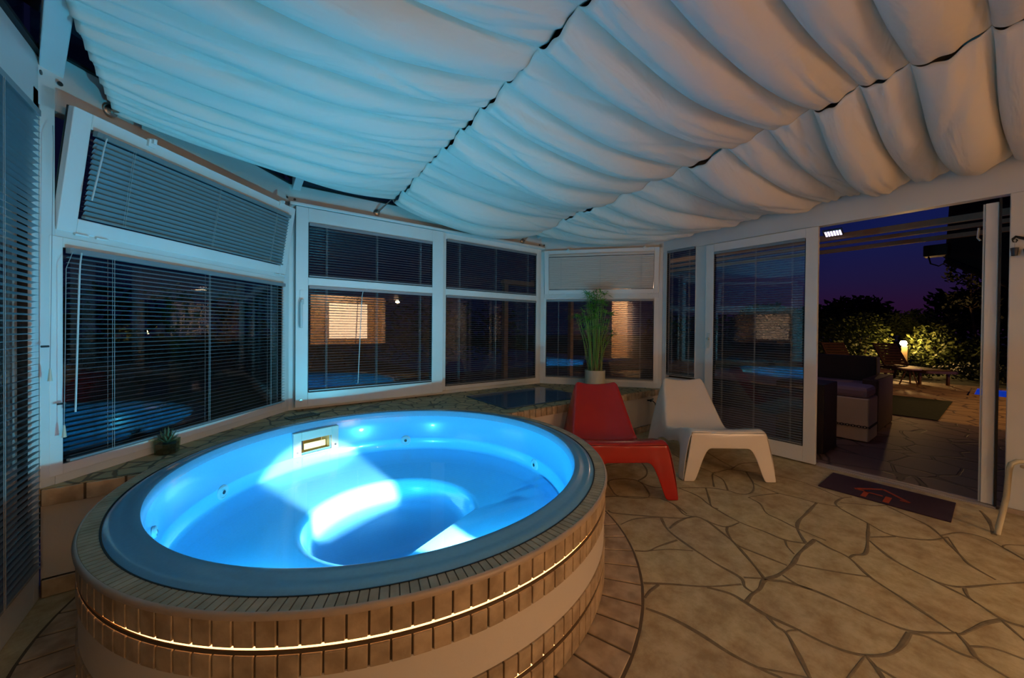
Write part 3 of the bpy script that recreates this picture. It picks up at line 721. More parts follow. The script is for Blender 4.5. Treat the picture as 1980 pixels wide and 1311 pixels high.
# rim + shell
rimp = [(1.098, .476), (1.096, .485), (1.085, .492), (1.07, .495), (1.06, .494), (1.045, .4945), (1.03, .4995), (1.012, .5015), (1.002, .498), (.995, .488), (.990, .470)]
rm = MB(); o_ = [(1.098, .45)]+rimp+[(.988, .455)]
rm.grid([[(TC.x+r*cos(a), TC.y+r*sin(a), z) for r, z in o_] for a in [2*pi*i/200 for i in range(201)]])
rm.build('rim', 'rim', tub, smooth=True, weld=True)
NA = 240; ns = Vector((.385, -.923))
def rf(a, R=.46, dc=.36):
    c = cos(a)*ns.x+sin(a)*ns.y
    return min(R, dc/c) if c > 1e-6 else R
SKA = atan2(2.965-TC.y, .452-TC.x)
rows = []
prof = [('w', .990, .465), ('w', .984, .44), ('w', .978, .391), ('w', .972, .30), ('w', .970, .27), ('w', .968, .215), ('w', .955, .202), ('b', 0), ('b', .25), ('b', .5), ('b', .75), ('b', .94), ('b', 1), ('f', .975, .135), ('f', .95, .10), ('f', .93, .065), ('f', .89, .035), ('f', .82, .025), ('f', .4, .02), ('f', .0, .02)]
for i in range(NA):
    a = 2*pi*i/NA+SKA; row = []
    R_ = rf(a)
    for p in prof:
        if p[0] == 'w': r_, z = p[1], p[2]
        elif p[0] == 'b':
            t = p[1]; r_ = .94*(1-t)+R_*t; z = .198-.045*min(1, t*1.1)
            if t >= 1: z = .150
            pr = r_*cos(a)*ns.x+r_*sin(a)*ns.y
            st = min(1, max(0, (pr-.53)/.03)); st = st*st*(3-2*st); z += st*.012
        else: r_ = R_*p[1]; z = p[2]
        row.append((TC.x+r_*cos(a), TC.y+r_*sin(a), z))
    rows.append(row)
sh = MB(); Cn = len(prof); 
for r_ in rows: sh.v += [Vector(q) for q in r_]
hw = 4
for i in range(NA):
    i2 = (i+1) % NA
    for j in range(Cn-1):
        if j == 2 and (i < hw or i >= NA-hw): continue     # opening of the skimmer (between z .391 and .30)
        sh.f.append((i*Cn+j, i2*Cn+j, i2*Cn+j+1, i*Cn+j+1))
so = sh.build('shell', 'shell', tub, smooth=True, fix=False, sharp=50)
# water
wm = MB(); wm.add([(TC.x, TC.y, .283)]+[(TC.x+.9715*cos(2*pi*i/120), TC.y+.9715*sin(2*pi*i/120), .283) for i in range(120)], [(0, 1+i, 1+(i+1) % 120) for i in range(120)])
wo = wm.build('water', 'water', tub)
# skimmer
sk = MB(); u_ = Vector((cos(SKA), sin(SKA), 0)); tv = Vector((-u_.y, u_.x, 0))
ST = lambda s, d, z: TC+tv*s-u_*(.968-d)*-1+Vector((0, 0, z)) if False else TC+u_*(.972-d)+tv*s+Vector((0, 0, z))
hwid = .972*sin(2*pi*hw/NA)
ringframe(sk, ST, -hwid-.055, hwid+.055, .286, .452, .052, .0, .028, top=.060, bot=.006)
so2 = sk.build('skimmer_frame', 'chrome', tub, bevel=.003)
for s_ in (-hwid-.03, hwid+.03): MB().tube([ST(s_, .028, .315), ST(s_, .032, .315)], .007, n=10).build('screw', 'screw', so2)
rb = MB(); x_ = hwid
rb.box(-x_, x_, -.14, -.13, .285, .395, T=ST); rb.box(-x_, x_, -.13, .0, .385, .392, T=ST); rb.box(-x_, x_, -.13, 0, .283, .289, T=ST)
rb.box(-x_-.006, -x_, -.13, 0, .285, .392, T=ST); rb.box(x_, x_+.006, -.13, 0, .285, .392, T=ST)
rb.build('skimmer_box', 'amber', so2)
MB().box(-x_+.005, x_-.045, -.06, -.052, .287, .345, T=ST).build('skimmer_flap', 'amber', so2, bevel=.002)
MB().tube([ST(-x_+.05 if 0 else x_-.03, -.05, .39), ST(x_-.03, -.045, .31)], .006, n=6).build('flap_arm', 'gasket', so2)
# jets
def jet(p, z, rr=.040):
    a = atan2(p[1]-TC.y, p[0]-TC.x); u = Vector((cos(a), sin(a), 0)); t = Vector((-u.y, u.x, 0)); c = TC+u*.972+Vector((0, 0, z))
    T = lambda x, y, h: c+t*x+Vector((0, 0, 1))*y-u*h
    j = MB().lathe([(rr, -.004), (rr, .006), (rr*.75, .010), (rr*.7, .006), (rr*.35, .006), (rr*.3, .012), (0, .012)], n=28, T=T).build('jet', 'jet', tub, smooth=True)
    MB().lathe([(rr*.28, .0125), (0, .0135)], n=12, T=T).build('jet_nozzle', 'gasket', j)
jet((-.072, 2.63), .255); jet((1.10, 2.93), .268); jet((1.67, 1.96), .240); jet((-.26, 2.02), .37, .024)
# lamps below the near rim; the side one is added for the right cloth
def pool_lamp(ang):
    u = Vector((cos(ang), sin(ang), 0)); t = Vector((-u.y, u.x, 0)); c = TC+u*.965+Vector((0, 0, .255))
    T = lambda x, y, h: c+t*x+Vector((0, 0, 1))*y-u*h
    b = MB().lathe([(.027, -.004), (.027, .010), (.023, .014), (.021, .008)], n=32, T=T).build('pool_lamp', 'jet', tub, smooth=True)
    MB().lathe([(.021, .008), (0, .010)], n=32, T=T).build('lamp_lens', M['lens'], b)
    return T, u
M['lens'] = emis('added_lens_glow', (.4, .85, 1), 6)
T2, u2 = pool_lamp(radians(-152))
LA_ = atan2(1.12-TC.y, .955-TC.x); lu = Vector((cos(LA_), sin(LA_), 0)); lt = Vector((-lu.y, lu.x, 0)); lc = TC+lu*.965+Vector((0, 0, .255))
LT = lambda x, y, h: lc+lt*x+Vector((0, 0, 1))*y-lu*h
lo = MB().lathe([(.027, -.004), (.027, .010), (.023, .014), (.021, .008)], n=32, T=LT).build('pool_lamp', 'jet', tub, smooth=True)
MB().lathe([(.021, .008), (0, .010)], n=32, T=LT).build('lamp_lens', emis('lamp_lens_glow', (.4, .85, 1), 6), lo)

# ------------------------------------------------------------------ chairs
def smooth(t): return t*t*(3-2*t)
def interp(tab, t):
    for i in range(len(tab)-1):
        if t <= tab[i+1][0]:
            k = (t-tab[i][0])/(tab[i+1][0]-tab[i][0]+1e-9); return [a+(b-a)*k for a, b in zip(tab[i][1:], tab[i+1][1:])]
    return list(tab[-1][1:])
def make_chair(name, material, label, corner, ax, fw_):
    """corner: floor point under the middle of the front; ax: unit to chair's right in the picture; fw_: unit towards the back"""
    ax = Vector((*ax, 0)); bk = Vector((*fw_, 0)); o = Vector((*corner, 0))
    T = lambda x, d, z: o+ax*x+bk*d+Vector((0, 0, z))
    # top shell profile: s, d, z, halfwidth, dish
    tab = [(0, .020, .385, .290, .004), (.04, .032, .402, .292, .006), (.09, .075, .408, .294, .010), (.25, .22, .375, .288, .018), (.42, .40, .315, .275, .026), (.52, .50, .288, .270, .034),
           (.58, .56, .290, .264, .036), (.64, .605, .335, .255, .038), (.72, .665, .430, .242, .036), (.82, .740, .550, .224, .032), (.92, .805, .650, .206, .026), (.97, .835, .698, .196, .020), (1.0, .855, .712, .185, .014)]
    NS, NX = 34, 14; shell = []
    for i in range(NS+1):
        d, z, hw_, dish = interp(tab, i/NS); row = []
        back = smooth(min(1, max(0, (i/NS-.55)/.12)))
        for j in range(NX+1):
            x = -1+2*j/NX; q = 1-x*x
            dd = d+back*dish*q*1.1; zz = z-(1-back)*dish*q
            if i/NS > .9: zz -= (i/NS-.9)*.28*q*1.0
            if abs(x) > .86: zz -= (1-back)*.004*0
            row.append((x*hw_, dd, zz))
        shell.append(row)
    # side skirts
    def bot(t):   # lower contour: (d, z)
        tb = [(0, .0, .0), (.10, .085, .0), (.125, .10, .06), (.17, .12, .16), (.22, .15, .225), (.30, .22, .252), (.45, .37, .215), (.55, .47, .175), (.63, .56, .175), (.69, .63, .165), (.74, .70, .13), (.79, .78, .06), (.82, .82, .0), (1.0, .955, .0)]
        d, z = interp(tb, t); return d, z
    sk = {}
    for side in (-1, 1):
        rows = []
        for i in range(NS+1):
            t = i/NS; x, d, z = shell[i][0 if side < 0 else NX]; bd, bz = bot(t)
            row = []
            for k in range(1, 9):
                q = k/8; fl = (z-bz)/.40*.07
                row.append((x+side*(.006+fl*q+.010*sin(pi*q)), d+(bd-d)*q, z+(bz-z)*q))
            rows.append(row)
        sk[side] = rows
    mb = MB()
    full = []
    for i in range(NS+1):
        full.append(list(reversed(sk[-1][i]))+shell[i]+sk[1][i])
    mb.grid([[T(*p) for p in r] for r in full])
    # front apron: from left front leg to right front leg
    fr = full[0]; n = len(fr); rows = [[], [], [], [], []]
    for j, p in enumerate(fr):
        xx = p[0]; zt_ = p[2]
        rows[0].append(T(*p))
    # lower edge of the apron
    def apron_z(x):
        a = abs(x)
        if a > .262: return 0
        return .262*(1-min(1, max(0, (a-.16)/.102))**2.6)+0
    fw2 = .335
    ap = []
    K = 40
    for k in range(K+1):
        s_ = -1+2*k/K
        # top point on the shell's front edge, following skirts down the outside is left to the corners
        xt = s_*.290; q = 1-s_*s_; top = (xt, .020, .385-.004*q)
        fx = s_*.355
        zb = apron_z(fx)
        ap.append((top, (s_*(.29+.073*(1-zb/.385)), .0+.010*(zb/.3), zb)))
    rows = []
    for q in range(9):
        t = q/8; rows.append([T(a[0]+(b[0]-a[0])*t, a[1]+(b[1]-a[1])*t-.004*sin(pi*t), a[2]+(b[2]-a[2])*t) for a, b in ap])
    mb.grid(rows)
    # rear flanges, folded inwards along the back legs and the top edge
    last = full[-1]
    rows = [[T(*p) for p in last], [T(p[0]*.93, p[1]+.018, p[2]-(.012 if p[2] > .4 else 0)) for p in last], [T(p[0]*.86, p[1]+.012, max(0, p[2]-(.035 if p[2] > .4 else 0))) for p in last]]
    mb.grid(rows)
    ob = mb.build(name, material, weld=True, smooth=True, sharp=180)
    org = o.copy(); ob.data.transform(Matrix.Translation(-org)); ob.location = org
    s1_ = ob.modifiers.new('solid', 'SOLIDIFY'); s1_.thickness = .006; s1_.offset = -1
    s2_ = ob.modifiers.new('sub', 'SUBSURF'); s2_.levels = 1; s2_.render_levels = 1
    return tag(ob, label, 'chair', 'moulded plastic lounge chairs by the tub')
def nrm(x, y): l = hypot(x, y); return (x/l, y/l)
ax_w = nrm(.56, -.43); bk_w = (-ax_w[1], ax_w[0])
make_chair('lounge_chair', 'white', 'white moulded plastic lounge chair in front of the closed sliding door', (3.10, 1.285), ax_w, bk_w)
ax_r = nrm(.82, -.56); bk_r = (-ax_r[1], ax_r[0])
make_chair('lounge_chair', 'red', 'glossy red moulded plastic lounge chair right beside the tub', (2.175, 1.560), ax_r, bk_r)

# ------------------------------------------------------------------ plants
PC = Vector((3.44, 2.95, ZD))
pp = root('potted_papyrus', tuple(PC), 'tall green papyrus in a round cream pot behind the red chair', 'plant')
MB().lathe([(0, .0), (.100, 0), (.110, .01), (.118, .10), (.121, .215), (.121, .222), (.112, .222), (.108, .19), (0, .19)], tuple(PC), n=48).build('pot', 'pot', pp, smooth=True)
MB().lathe([(0, .196), (.108, .192)], tuple(PC), n=32).build('soil', 'soil', pp)
st = MB(); lf = MB(); dr_ = MB(); rnd = random.Random(5)
for i in range(54):
    a = rnd.uniform(0, 2*pi); r0 = rnd.uniform(.01, .085); h = rnd.choice([rnd.uniform(.48, .72), rnd.uniform(.55, .80), rnd.uniform(.78, .98)]) if i > 8 else rnd.uniform(.35, .6)
    sp = rnd.uniform(.03, .19)*(1.15 if h < .75 else .6); b = PC+Vector((r0*cos(a), r0*sin(a), .19)); tip = PC+Vector(((r0+sp)*cos(a+rnd.uniform(-.4, .4)), (r0+sp)*sin(a), .19+h))
    wob = Vector((rnd.uniform(-.02, .02), rnd.uniform(-.02, .02), 0)); mid = b.lerp(tip, .5)+wob-Vector((cos(a), sin(a), 0))*sp*.2
    st.tube([b, b.lerp(mid, .6), mid, mid.lerp(tip, .55), tip], [.0038, .0035, .0032, .0028, .002], n=5)
    n = rnd.randint(9, 15)
    for k in range(n):
        aa = 2*pi*k/n+rnd.uniform(-.2, .2); ln = rnd.uniform(.08, .16); el = rnd.uniform(-.15, .75)
        d = Vector((cos(aa)*cos(el), sin(aa)*cos(el), sin(el))); s_ = Vector((-sin(aa), cos(aa), 0))*.0062
        m1 = tip+d*ln*.5+Vector((0, 0, .006)); e = tip+d*ln-Vector((0, 0, ln*.22))
        lf.add([tip-s_*.4, tip+s_*.4, m1+s_, m1-s_, e], [(0, 1, 2, 3), (3, 2, 4)])
for i in range(26):
    a = rnd.uniform(0, 2*pi); r0 = rnd.uniform(.03, .10); b = PC+Vector((r0*cos(a), r0*sin(a), .19)); h = rnd.uniform(.08, .3)
    dr_.tube([b, b+Vector((rnd.uniform(-.03, .03), rnd.uniform(-.03, .03), h))], [.004, .002], n=4)
for q_ in (st, lf, dr_):
    for v in q_.v:
        d_ = (v-Vector((*P3, 0))).dot(WC.n)
        if d_ < .06: v += WC.n*(.06-d_)
st.build('stems', 'stem', pp, smooth=True, fix=False); lf.build('leaves', 'leaf', pp, fix=False); dr_.build('dry_stalks', 'dry', pp, fix=False)
SCN = Vector((-.322, 2.80, ZD))
sp_ = root('potted_succulent', tuple(SCN), 'small spiky succulent in a six-sided glass pot on the platform, left', 'plant')
hx = lambda r, z: [(SCN.x+r*cos(pi/3*k+.3), SCN.y+r*sin(pi/3*k+.3), SCN.z+z) for k in range(6)]
g = MB(); g.grid([hx(.052, .001), hx(.056, .04), hx(.058, .078), hx(.054, .078), hx(.052, .04), hx(.048, .006)], wrap=True); g.add(hx(.048, .004), [(0, 1, 2, 3, 4, 5)]); g.build('glass_pot', 'potglass', sp_)
g = MB(); g.grid([hx(.046, .005), hx(.050, .04), hx(.051, .058)], wrap=True); g.add(hx(.051, .058), [(0, 1, 2, 3, 4, 5)]); g.add(hx(.046, .006), [(5, 4, 3, 2, 1, 0)]); g.build('soil', 'pebble', sp_)
g = MB()
for i in range(34):
    a = i*2.4; t = i/34; el = .25+1.2*t; ln = .055+.03*t; d = Vector((cos(a)*cos(el), sin(a)*cos(el), sin(el))); s_ = Vector((-sin(a), cos(a), 0)); b = SCN+Vector((0, 0, .058))
    n_ = d.cross(s_); pts = []
    for q, wd in ((0, .006), (.4, .0075), (.75, .004), (1, .0003)):
        c = b+d*ln*q+Vector((0, 0, .008*q*q)); pts.append([c-s_*wd, c-n_*wd*.5, c+s_*wd, c+n_*wd*.3])
    g.grid(pts, wrap=True)
g.build('leaves', 'succ', sp_, fix=False)

# ------------------------------------------------------------------ doormat, wall hook, tube frame
c_ = [onz(1627, 913.7, .01), onz(1852, 974, .01), onz(1828, 1008, .01), onz(1577, 935, .01)]
mx0, mx1, my0, my1 = 3.63, 4.03, .20, .84
dm = root('doormat', (mx0, my0, 0), 'dark purple doormat with an orange house sign inside the open door', 'doormat')
def MT(x, y, z):   # slightly rotated
    a = radians(0.5); return (3.80+(x)*cos(a)-(y)*sin(a), .52+(x)*sin(a)+(y)*cos(a), z)
MB().box(-.215, .215, -.325, .335, .001, .009, T=MT).build('mat', 'mat', dm, bevel=.003)
lg = MB()
def bar(a, b, w):
    a = Vector((*a, 0)); b = Vector((*b, 0)); t = (b-a).normalized(); n = Vector((-t.y, t.x, 0))*w/2
    q = [a-n, b-n, b+n, a+n]; lg.hexa([MT(p.x, p.y, .0085) for p in q]+[MT(p.x, p.y, .0105) for p in q])
bar((-.06, .15), (.09, .02), .022); bar((.09, .02), (-.06, -.13), .022); bar((-.06, .15), (-.06, .10), .02); bar((-.06, -.13), (-.06, -.085), .02)
bar((-.06, .085), (-.19, .085), .028); bar((-.06, -.03), (-.19, -.03), .032); bar((-.07, .10), (-.07, .0), .018)
lg.build('house_sign', 'matlogo', dm)

hk = root('wall_hook_rack', (XD, -.03, 1.78), 'black wrought iron wall bracket with two hanging dark cups beside the door', 'wall bracket')
hx_ = XD-.03
MB().tube([(hx_, -.015, 1.812), (hx_, -.028, 1.828), (hx_, -.045, 1.818), (hx_, -.08, 1.800), (hx_, -.14, 1.797), (hx_, -.22, 1.81)], [.007, .008, .009, .009, .008, .007], n=8).build('bar', 'iron', hk, smooth=True)
MB().tube([(hx_, -.014, 1.812), (hx_, -.018, 1.795), (hx_, -.030, 1.792), (hx_, -.034, 1.805), (hx_, -.028, 1.812)], .003, n=6).build('ring', 'iron', hk, smooth=True)
MB().tube([(XD+.0, -.18, 1.80), (hx_, -.18, 1.80)], .008, n=8).build('wall_mount', 'iron', hk)
for yy, zt_ in ((-.024, 1.755), (-.075, 1.742)):
    cpn = MB().lathe([(0, -.052), (.0125, -.052), (.018, 0), (.016, 0), (.0115, -.048), (0, -.048)], (hx_, yy, zt_), n=20).build('cup', 'cup', hk, smooth=True)
    MB().tube([(hx_, yy, zt_+.045), (hx_-.012, yy, zt_+.01), (hx_-.016, yy, zt_-.004)], .001, n=5).build('cup_handle', 'steel', cpn)
tf = root('tube_stand', (3.62, .016, 0), 'cream bent metal tube stand on the floor right of the open door', 'stand')
MB().tube([(3.622, .020, 0), (3.66, -.010, .22), (3.685, -.018, .38), (3.70, -.025, .415), (3.725, -.045, .43), (3.78, -.09, .428), (3.90, -.25, .425), (3.93, -.28, .40), (3.95, -.30, .2), (3.96, -.31, 0)], .013, n=12).build('side_frame', 'tube', tf, smooth=True)
MB().tube([(3.30, -.28, 0), (3.335, -.32, .38), (3.36, -.34, .42), (3.42, -.39, .43), (3.54, -.55, .425), (3.57, -.58, .40), (3.60, -.61, 0)], .013, n=12).build('side_frame', 'tube', tf, smooth=True)
MB().box(-.20, .20, -.16, .16, 0, .02, T=lambda x, y, z: (3.62+x*.78-y*.62, -.30-x*.62*1+y*.78*-1, .43+z)).build('seat', 'tube', tf, bevel=.006)

# ------------------------------------------------------------------ outside
G = -.05
def ground(name, x0, x1, y0, y1, z0, z1, m_, **k): return struct(MB().box(x0, x1, y0, y1, z0, z1), name, m_)
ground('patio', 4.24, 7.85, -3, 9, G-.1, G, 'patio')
o = MB().box(7.85, 10.2, .56, 9, G-.1, G+.01).build('lawn', 'grass'); tag(o, 'dark green lawn beyond the patio', 'lawn', kind='stuff')
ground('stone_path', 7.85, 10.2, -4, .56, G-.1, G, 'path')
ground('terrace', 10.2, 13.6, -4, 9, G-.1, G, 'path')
o = MB().box(13.6, 60, -30, 50, G-.1, G).build('garden_ground', 'grass'); tag(o, 'dark grass and planting ground of the far garden', 'ground', kind='stuff')
o = MB().box(-30, XE-.3, -30, 50, G-.1, G-.02).build('side_ground', 'grass'); o['kind'] = 'structure'
o = MB().box(XE-.25, 4.2, 3.75, 50, G-.1, G-.02).build('front_ground', 'grass'); o['kind'] = 'structure'
pl_ = root('swimming_pool', (12.3, -.4, G), 'small bright blue lit pool set in the far terrace', 'pool')
MB().box(11.6, 13.0, -2.2, .37, G-.02, G+.012).build('water', 'pool', pl_)
cb = MB(); ringframe(cb, lambda u, d, z: (u, z, d), 11.54, 13.06, -2.26, .43, .06, G-.02, G+.025); cb.build('coping', 'path', pl_)

def leaf_cloud(mb, c, rad, n, size, rnd, flat=1.0):
    for _ in range(n):
        while True:
            p = Vector((rnd.uniform(-1, 1), rnd.uniform(-1, 1), rnd.uniform(-1, 1)))
            if .35 < p.length < 1: break
        q = Vector((c[0]+p.x*rad[0], c[1]+p.y*rad[1], c[2]+p.z*rad[2]))
        d = Vector((rnd.uniform(-1, 1), rnd.uniform(-1, 1), rnd.uniform(-.6, .8))).normalized(); s_ = d.orthogonal().normalized()
        L_ = size*rnd.uniform(.7, 1.4); mb.add([q, q+d*L_*.5+s_*L_*.28, q+d*L_, q+d*L_*.5-s_*L_*.28], [(0, 1, 2, 3)])
def shrub(loc, rad, n, label, mt='foliage', size=.11, seed=1, trunk=True, name='shrub'):
    rnd = random.Random(seed); r = root(name, loc, label, name.replace('_', ' '), 'garden shrubs and trees beyond the terrace')
    mb = MB(); leaf_cloud(mb, (loc[0], loc[1], loc[2]+rad[2]), rad, n, size, rnd); mb.build('foliage', mt, r, fix=False)
    tb = MB()
    for k in range(4):
        a = rnd.uniform(0, 6.28); tb.tube([loc, (loc[0]+rad[0]*.3*cos(a), loc[1]+rad[1]*.3*sin(a), loc[2]+rad[2]*1.1)], [.03, .012], n=5)
    tb.build('stems', 'bark', r); return r
# fwd-distance based spots found on the ground
lb = Vector((16.4, 1.86, G))
shrub((15.6, 3.55, G), (.75, .75, .85), 1500, 'leafy shrub lit yellow left of the garden lamp, farthest left', seed=1)
shrub((16.6, 2.85, G), (.75, .7, .95), 1700, 'bright leafy shrub standing just left of the garden lamp', seed=2)
shrub((17.2, 1.35, G), (.8, .6, .75), 1700, 'bright leafy shrub right of the garden lamp', seed=3)
shrub((17.6, .45, G), (.8, .5, .55), 1100, 'low dim shrub at the foot of the young tree', seed=4)
shrub((15.3, .55, G), (.5, .7, .22), 800, 'low flowering border plants in front of the garden wall', seed=5, size=.08, name='border_plant')
shrub((14.9, 1.6, G), (.4, .6, .18), 700, 'low grassy border plants right below the garden lamp', seed=6, size=.08, name='border_plant')
shrub((14.9, -.15, G), (.5, .45, .25), 600, 'low border plants nearest the door jamb', seed=8, size=.08, name='border_plant')
# young tree: slim trunk, layered pointed crown
def tree(loc, h, label, seed, crown, mt='unlitfol', n=2600, name='tree', size=.12, kind='cone'):
    rnd = random.Random(seed); r = root(name, loc, label, 'tree', 'garden shrubs and trees beyond the terrace')
    L0 = Vector(loc); tb = MB(); tb.tube([L0, L0+Vector((.05, -.08, h*.25)), L0+Vector((-.02, .05, h*.5)), L0+Vector((0, .02, h*.97))], [.045, .035, .025, .008], n=7)
    mb = MB()
    if kind == 'cone':
        for k in range(26):
            t = rnd.uniform(.28, .93)**.9; z = h*t; a = rnd.uniform(0, 6.28); rr = crown*(1-t)**.8*rnd.uniform(.4, 1)+.05
            b = L0+Vector((0, 0, z)); e = b+Vector((rr*cos(a), rr*sin(a), rr*.35)); tb.tube([b, e], [.014, .004], n=4)
            leaf_cloud(mb, tuple(b.lerp(e, .75)), (rr*.45+.06, rr*.45+.06, .16), int(n/26), size, rnd)
        leaf_cloud(mb, tuple(L0+Vector((0, 0, h*.93))), (.07, .07, h*.08), 90, size, rnd)
        leaf_cloud(mb, tuple(L0+Vector((-.1, .45, h*.78))), (.06, .06, h*.10), 90, size, rnd)
    else:
        for k in range(7):
            a = rnd.uniform(0, 6.28); e = L0+Vector((crown*.5*cos(a), crown*.5*sin(a), h*rnd.uniform(.5, .85))); tb.tube([L0+Vector((0, 0, h*.4)), e], [.03, .01], n=5)
            leaf_cloud(mb, tuple(e), (crown*.6, crown*.6, h*.22), int(n/7), size, rnd)
    tb.build('trunk', 'bark', r, smooth=True); mb.build('foliage', mt, r, fix=False)
tree((17.8, .62, G), 4.1, 'slim young tree with a pointed crown against the dusk sky', 11, 1.25)
tree((20.5, 2.3, G), 2.0, 'small round tree whose top catches the lamp light', 12, .8, 'foliage', 1500, kind='round')
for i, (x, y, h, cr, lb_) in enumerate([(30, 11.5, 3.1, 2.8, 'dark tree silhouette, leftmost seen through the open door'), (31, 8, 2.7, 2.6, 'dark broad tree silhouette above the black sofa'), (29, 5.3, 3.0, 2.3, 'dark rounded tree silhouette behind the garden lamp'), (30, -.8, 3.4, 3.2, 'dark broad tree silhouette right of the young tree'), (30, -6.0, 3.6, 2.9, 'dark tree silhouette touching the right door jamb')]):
    tree((x, y, G), h, lb_, 20+i, cr, 'unlitfol', 2600, size=.34, kind='round')
hg = MB(); rnd = random.Random(3)
for i in range(30): leaf_cloud(hg, (24, -8+i*.8, G+1.25), (.8, .7, .95), 160, .28, rnd)
o = hg.build('hedge', 'unlitfol', fix=False); tag(o, 'long dark hedge closing off the far end of the garden', 'hedge')
# hedge outside the left windows
hg = MB()
for i in range(26): leaf_cloud(hg, (-5.5+i*.55, 9.0+.1*i, G+1.1), (.6, .6, 1.0), 150, .18, rnd)
o = hg.build('hedge', 'unlitfol', fix=False); tag(o, 'dark hedge in the garden outside the front windows', 'hedge')
struct(MB().box(19, 19.3, -6, 1.0, G, .55), 'garden_wall', 'stonewall')
# bollard lamp
bl = root('garden_lamp', tuple(lb), 'glowing garden bollard lamp on a pale post between the shrubs', 'lamp')
MB().box(-.07, .07, -.07, .07, 0, .80, T=lambda x, y, z: (lb.x+x, lb.y+y, G+z)).build('post', 'lamppost', bl, bevel=.01)
MB().lathe([(0, 0), (.06, .01), (.085, .07), (.06, .14), (0, .15)], (lb.x, lb.y+.03, G+.81), n=20).build('bulb', 'lamp', bl, smooth=True)
# loungers
def lounger(loc, ang, label):
    r = root('sun_lounger', loc, label, 'sun lounger', 'wooden sun loungers on the far terrace')
    ca, sa = cos(ang), sin(ang); T = lambda x, y, z: (loc[0]+x*ca-y*sa, loc[1]+x*sa+y*ca, loc[2]+z)
    fr = MB()
    for y in (-.30, .26): fr.box(0, 1.95, y, y+.04, .28, .34, T=T)
    fr.box(0, .04, -.3, .3, .28, .34, T=T); fr.box(1.91, 1.95, -.3, .3, .28, .34, T=T); fr.build('frame', 'teak', r)
    sl_ = MB()
    for i in range(12): sl_.box(.68+i*.1, .75+i*.1, -.27, .27, .34, .358, T=T)
    sl_.build('seat_slats', 'teak', r)
    b = MB(); e = radians(52)
    BT = lambda x, y, z: T(.66-x*cos(e)-z*sin(e), y, .35+x*sin(e)-z*cos(e))
    for y in (-.27, .23): b.box(0, .72, y, y+.04, -.02, .02, T=BT)
    for i in range(8): b.box(.03+i*.088, .09+i*.088, -.24, .24, -.02, 0, T=BT)
    b.build('backrest', 'teak', r)
    for x in (.18, 1.72):
        for y in (-.29, .25):
            MB().box(x, x+.05, y, y+.04, 0, .29, T=T).build('leg', 'teak', r)
    return r
lounger((14.35, 2.15, G), radians(-139), 'wooden sun lounger with raised back nearest the pool')
lounger((13.45, 3.05, G), radians(-139), 'wooden sun lounger half hidden behind the black garden sofa')
tb = root('side_table', (12.6, 1.35, G), 'small low table with pale top beside the sun loungers', 'table')
MB().lathe([(0, .36), (.2, .36), (.2, .39), (0, .39)], (12.6, 1.35, G), n=24).build('table_top', 'pink', tb)
for k in range(3): a = k*2.1; MB().tube([(12.6+.05*cos(a), 1.35+.05*sin(a), G+.36), (12.6+.17*cos(a), 1.35+.17*sin(a), G)], .014, n=6).build('leg', 'teak', tb)
# sofa
sf = root('garden_sofa', (6.9, 1.9, G), 'black rattan garden sofa seen past the white ottoman', 'sofa')
MB().box(6.35, 7.2, 1.06, 3.2, G, .36).build('base', 'rattan', sf, bevel=.02)
MB().box(7.05, 7.28, 1.06, 3.2, G, .84).build('backrest', 'rattan', sf, bevel=.02)
MB().box(6.30, 7.28, .93, 1.08, G, .60).build('armrest', 'rattan2', sf, bevel=.02)
MB().box(6.42, 7.05, 1.12, 3.1, .36, .50).build('seat_cushion', 'cushion', sf, bevel=.04)
# ottoman
ot = root('ottoman', (5.85, 1.25, G), 'cream box ottoman with mauve cushion and dark chain trim on the patio', 'ottoman')
MB().box(5.60, 6.06, .90, 1.62, G+.01, .44).build('body', 'ottoman', ot, bevel=.012)
MB().box(5.61, 6.04, .91, 1.61, .44, .565).build('cushion', 'cushion', ot, bevel=.04)
ch = MB()
for i in range(30):
    y = .905+i*.0245
    ch.tube([(5.594, y+.013*cos(t)*1.15, .125+.013*sin(t)*(1 if i % 2 else .6)) for t in [2*pi*k/10 for k in range(10)]], .0035, n=5, closed=True)
for i in range(19):
    x = 5.6+i*.0245; ch.tube([(x+.013*cos(t)*1.15, .894, .125+.013*sin(t)*(1 if i % 2 else .6)) for t in [2*pi*k/10 for k in range(10)]], .0035, n=5, closed=True)
ch.build('chain_trim', 'darkmetal', ot)
o = MB().box(4.72, 5.2, 1.085, 1.5, G, .655).build('planter_box', 'rattan', bevel=.01); tag(o, 'tall black box planter just outside the open door, left', 'planter')
# pergola
for i, (x, z0, z1) in enumerate([(5.42, 2.235, 2.295), (6.02, 2.275, 2.315), (6.62, 2.285, 2.335)]):
    o = MB().box(x, x+.05, -3.2, 6.6, z0, z1).build('pergola_beam', 'beam', bevel=.004)
    tag(o, ['brown pergola beam nearest the house carrying the floodlight', 'thin brown pergola beam in the middle of the three', 'brown pergola beam farthest from the house'][i], 'beam', 'pergola beams over the patio')
o = MB().box(4.6, 6.8, 6.5, 6.62, 2.15, 2.24).build('pergola_crossbeam', 'beam'); tag(o, 'brown pergola crossbeam at the left end of the patio', 'beam')
for x in (4.62, 6.65):
    o = MB().box(x, x+.1, -3.29, -3.19, G, 2.15).build('pergola_post', 'beam'); tag(o, 'brown pergola post at the right end of the patio, %s' % ('by the house' if x < 5 else 'outer corner'), 'post', 'pergola posts') 
    o = MB().box(x, x+.1, 6.5, 6.6, G, 2.15).build('pergola_post', 'beam'); tag(o, 'brown pergola post %s' % ('next to the conservatory wall' if x < 5 else 'at the outer corner of the patio'), 'post', 'pergola posts')
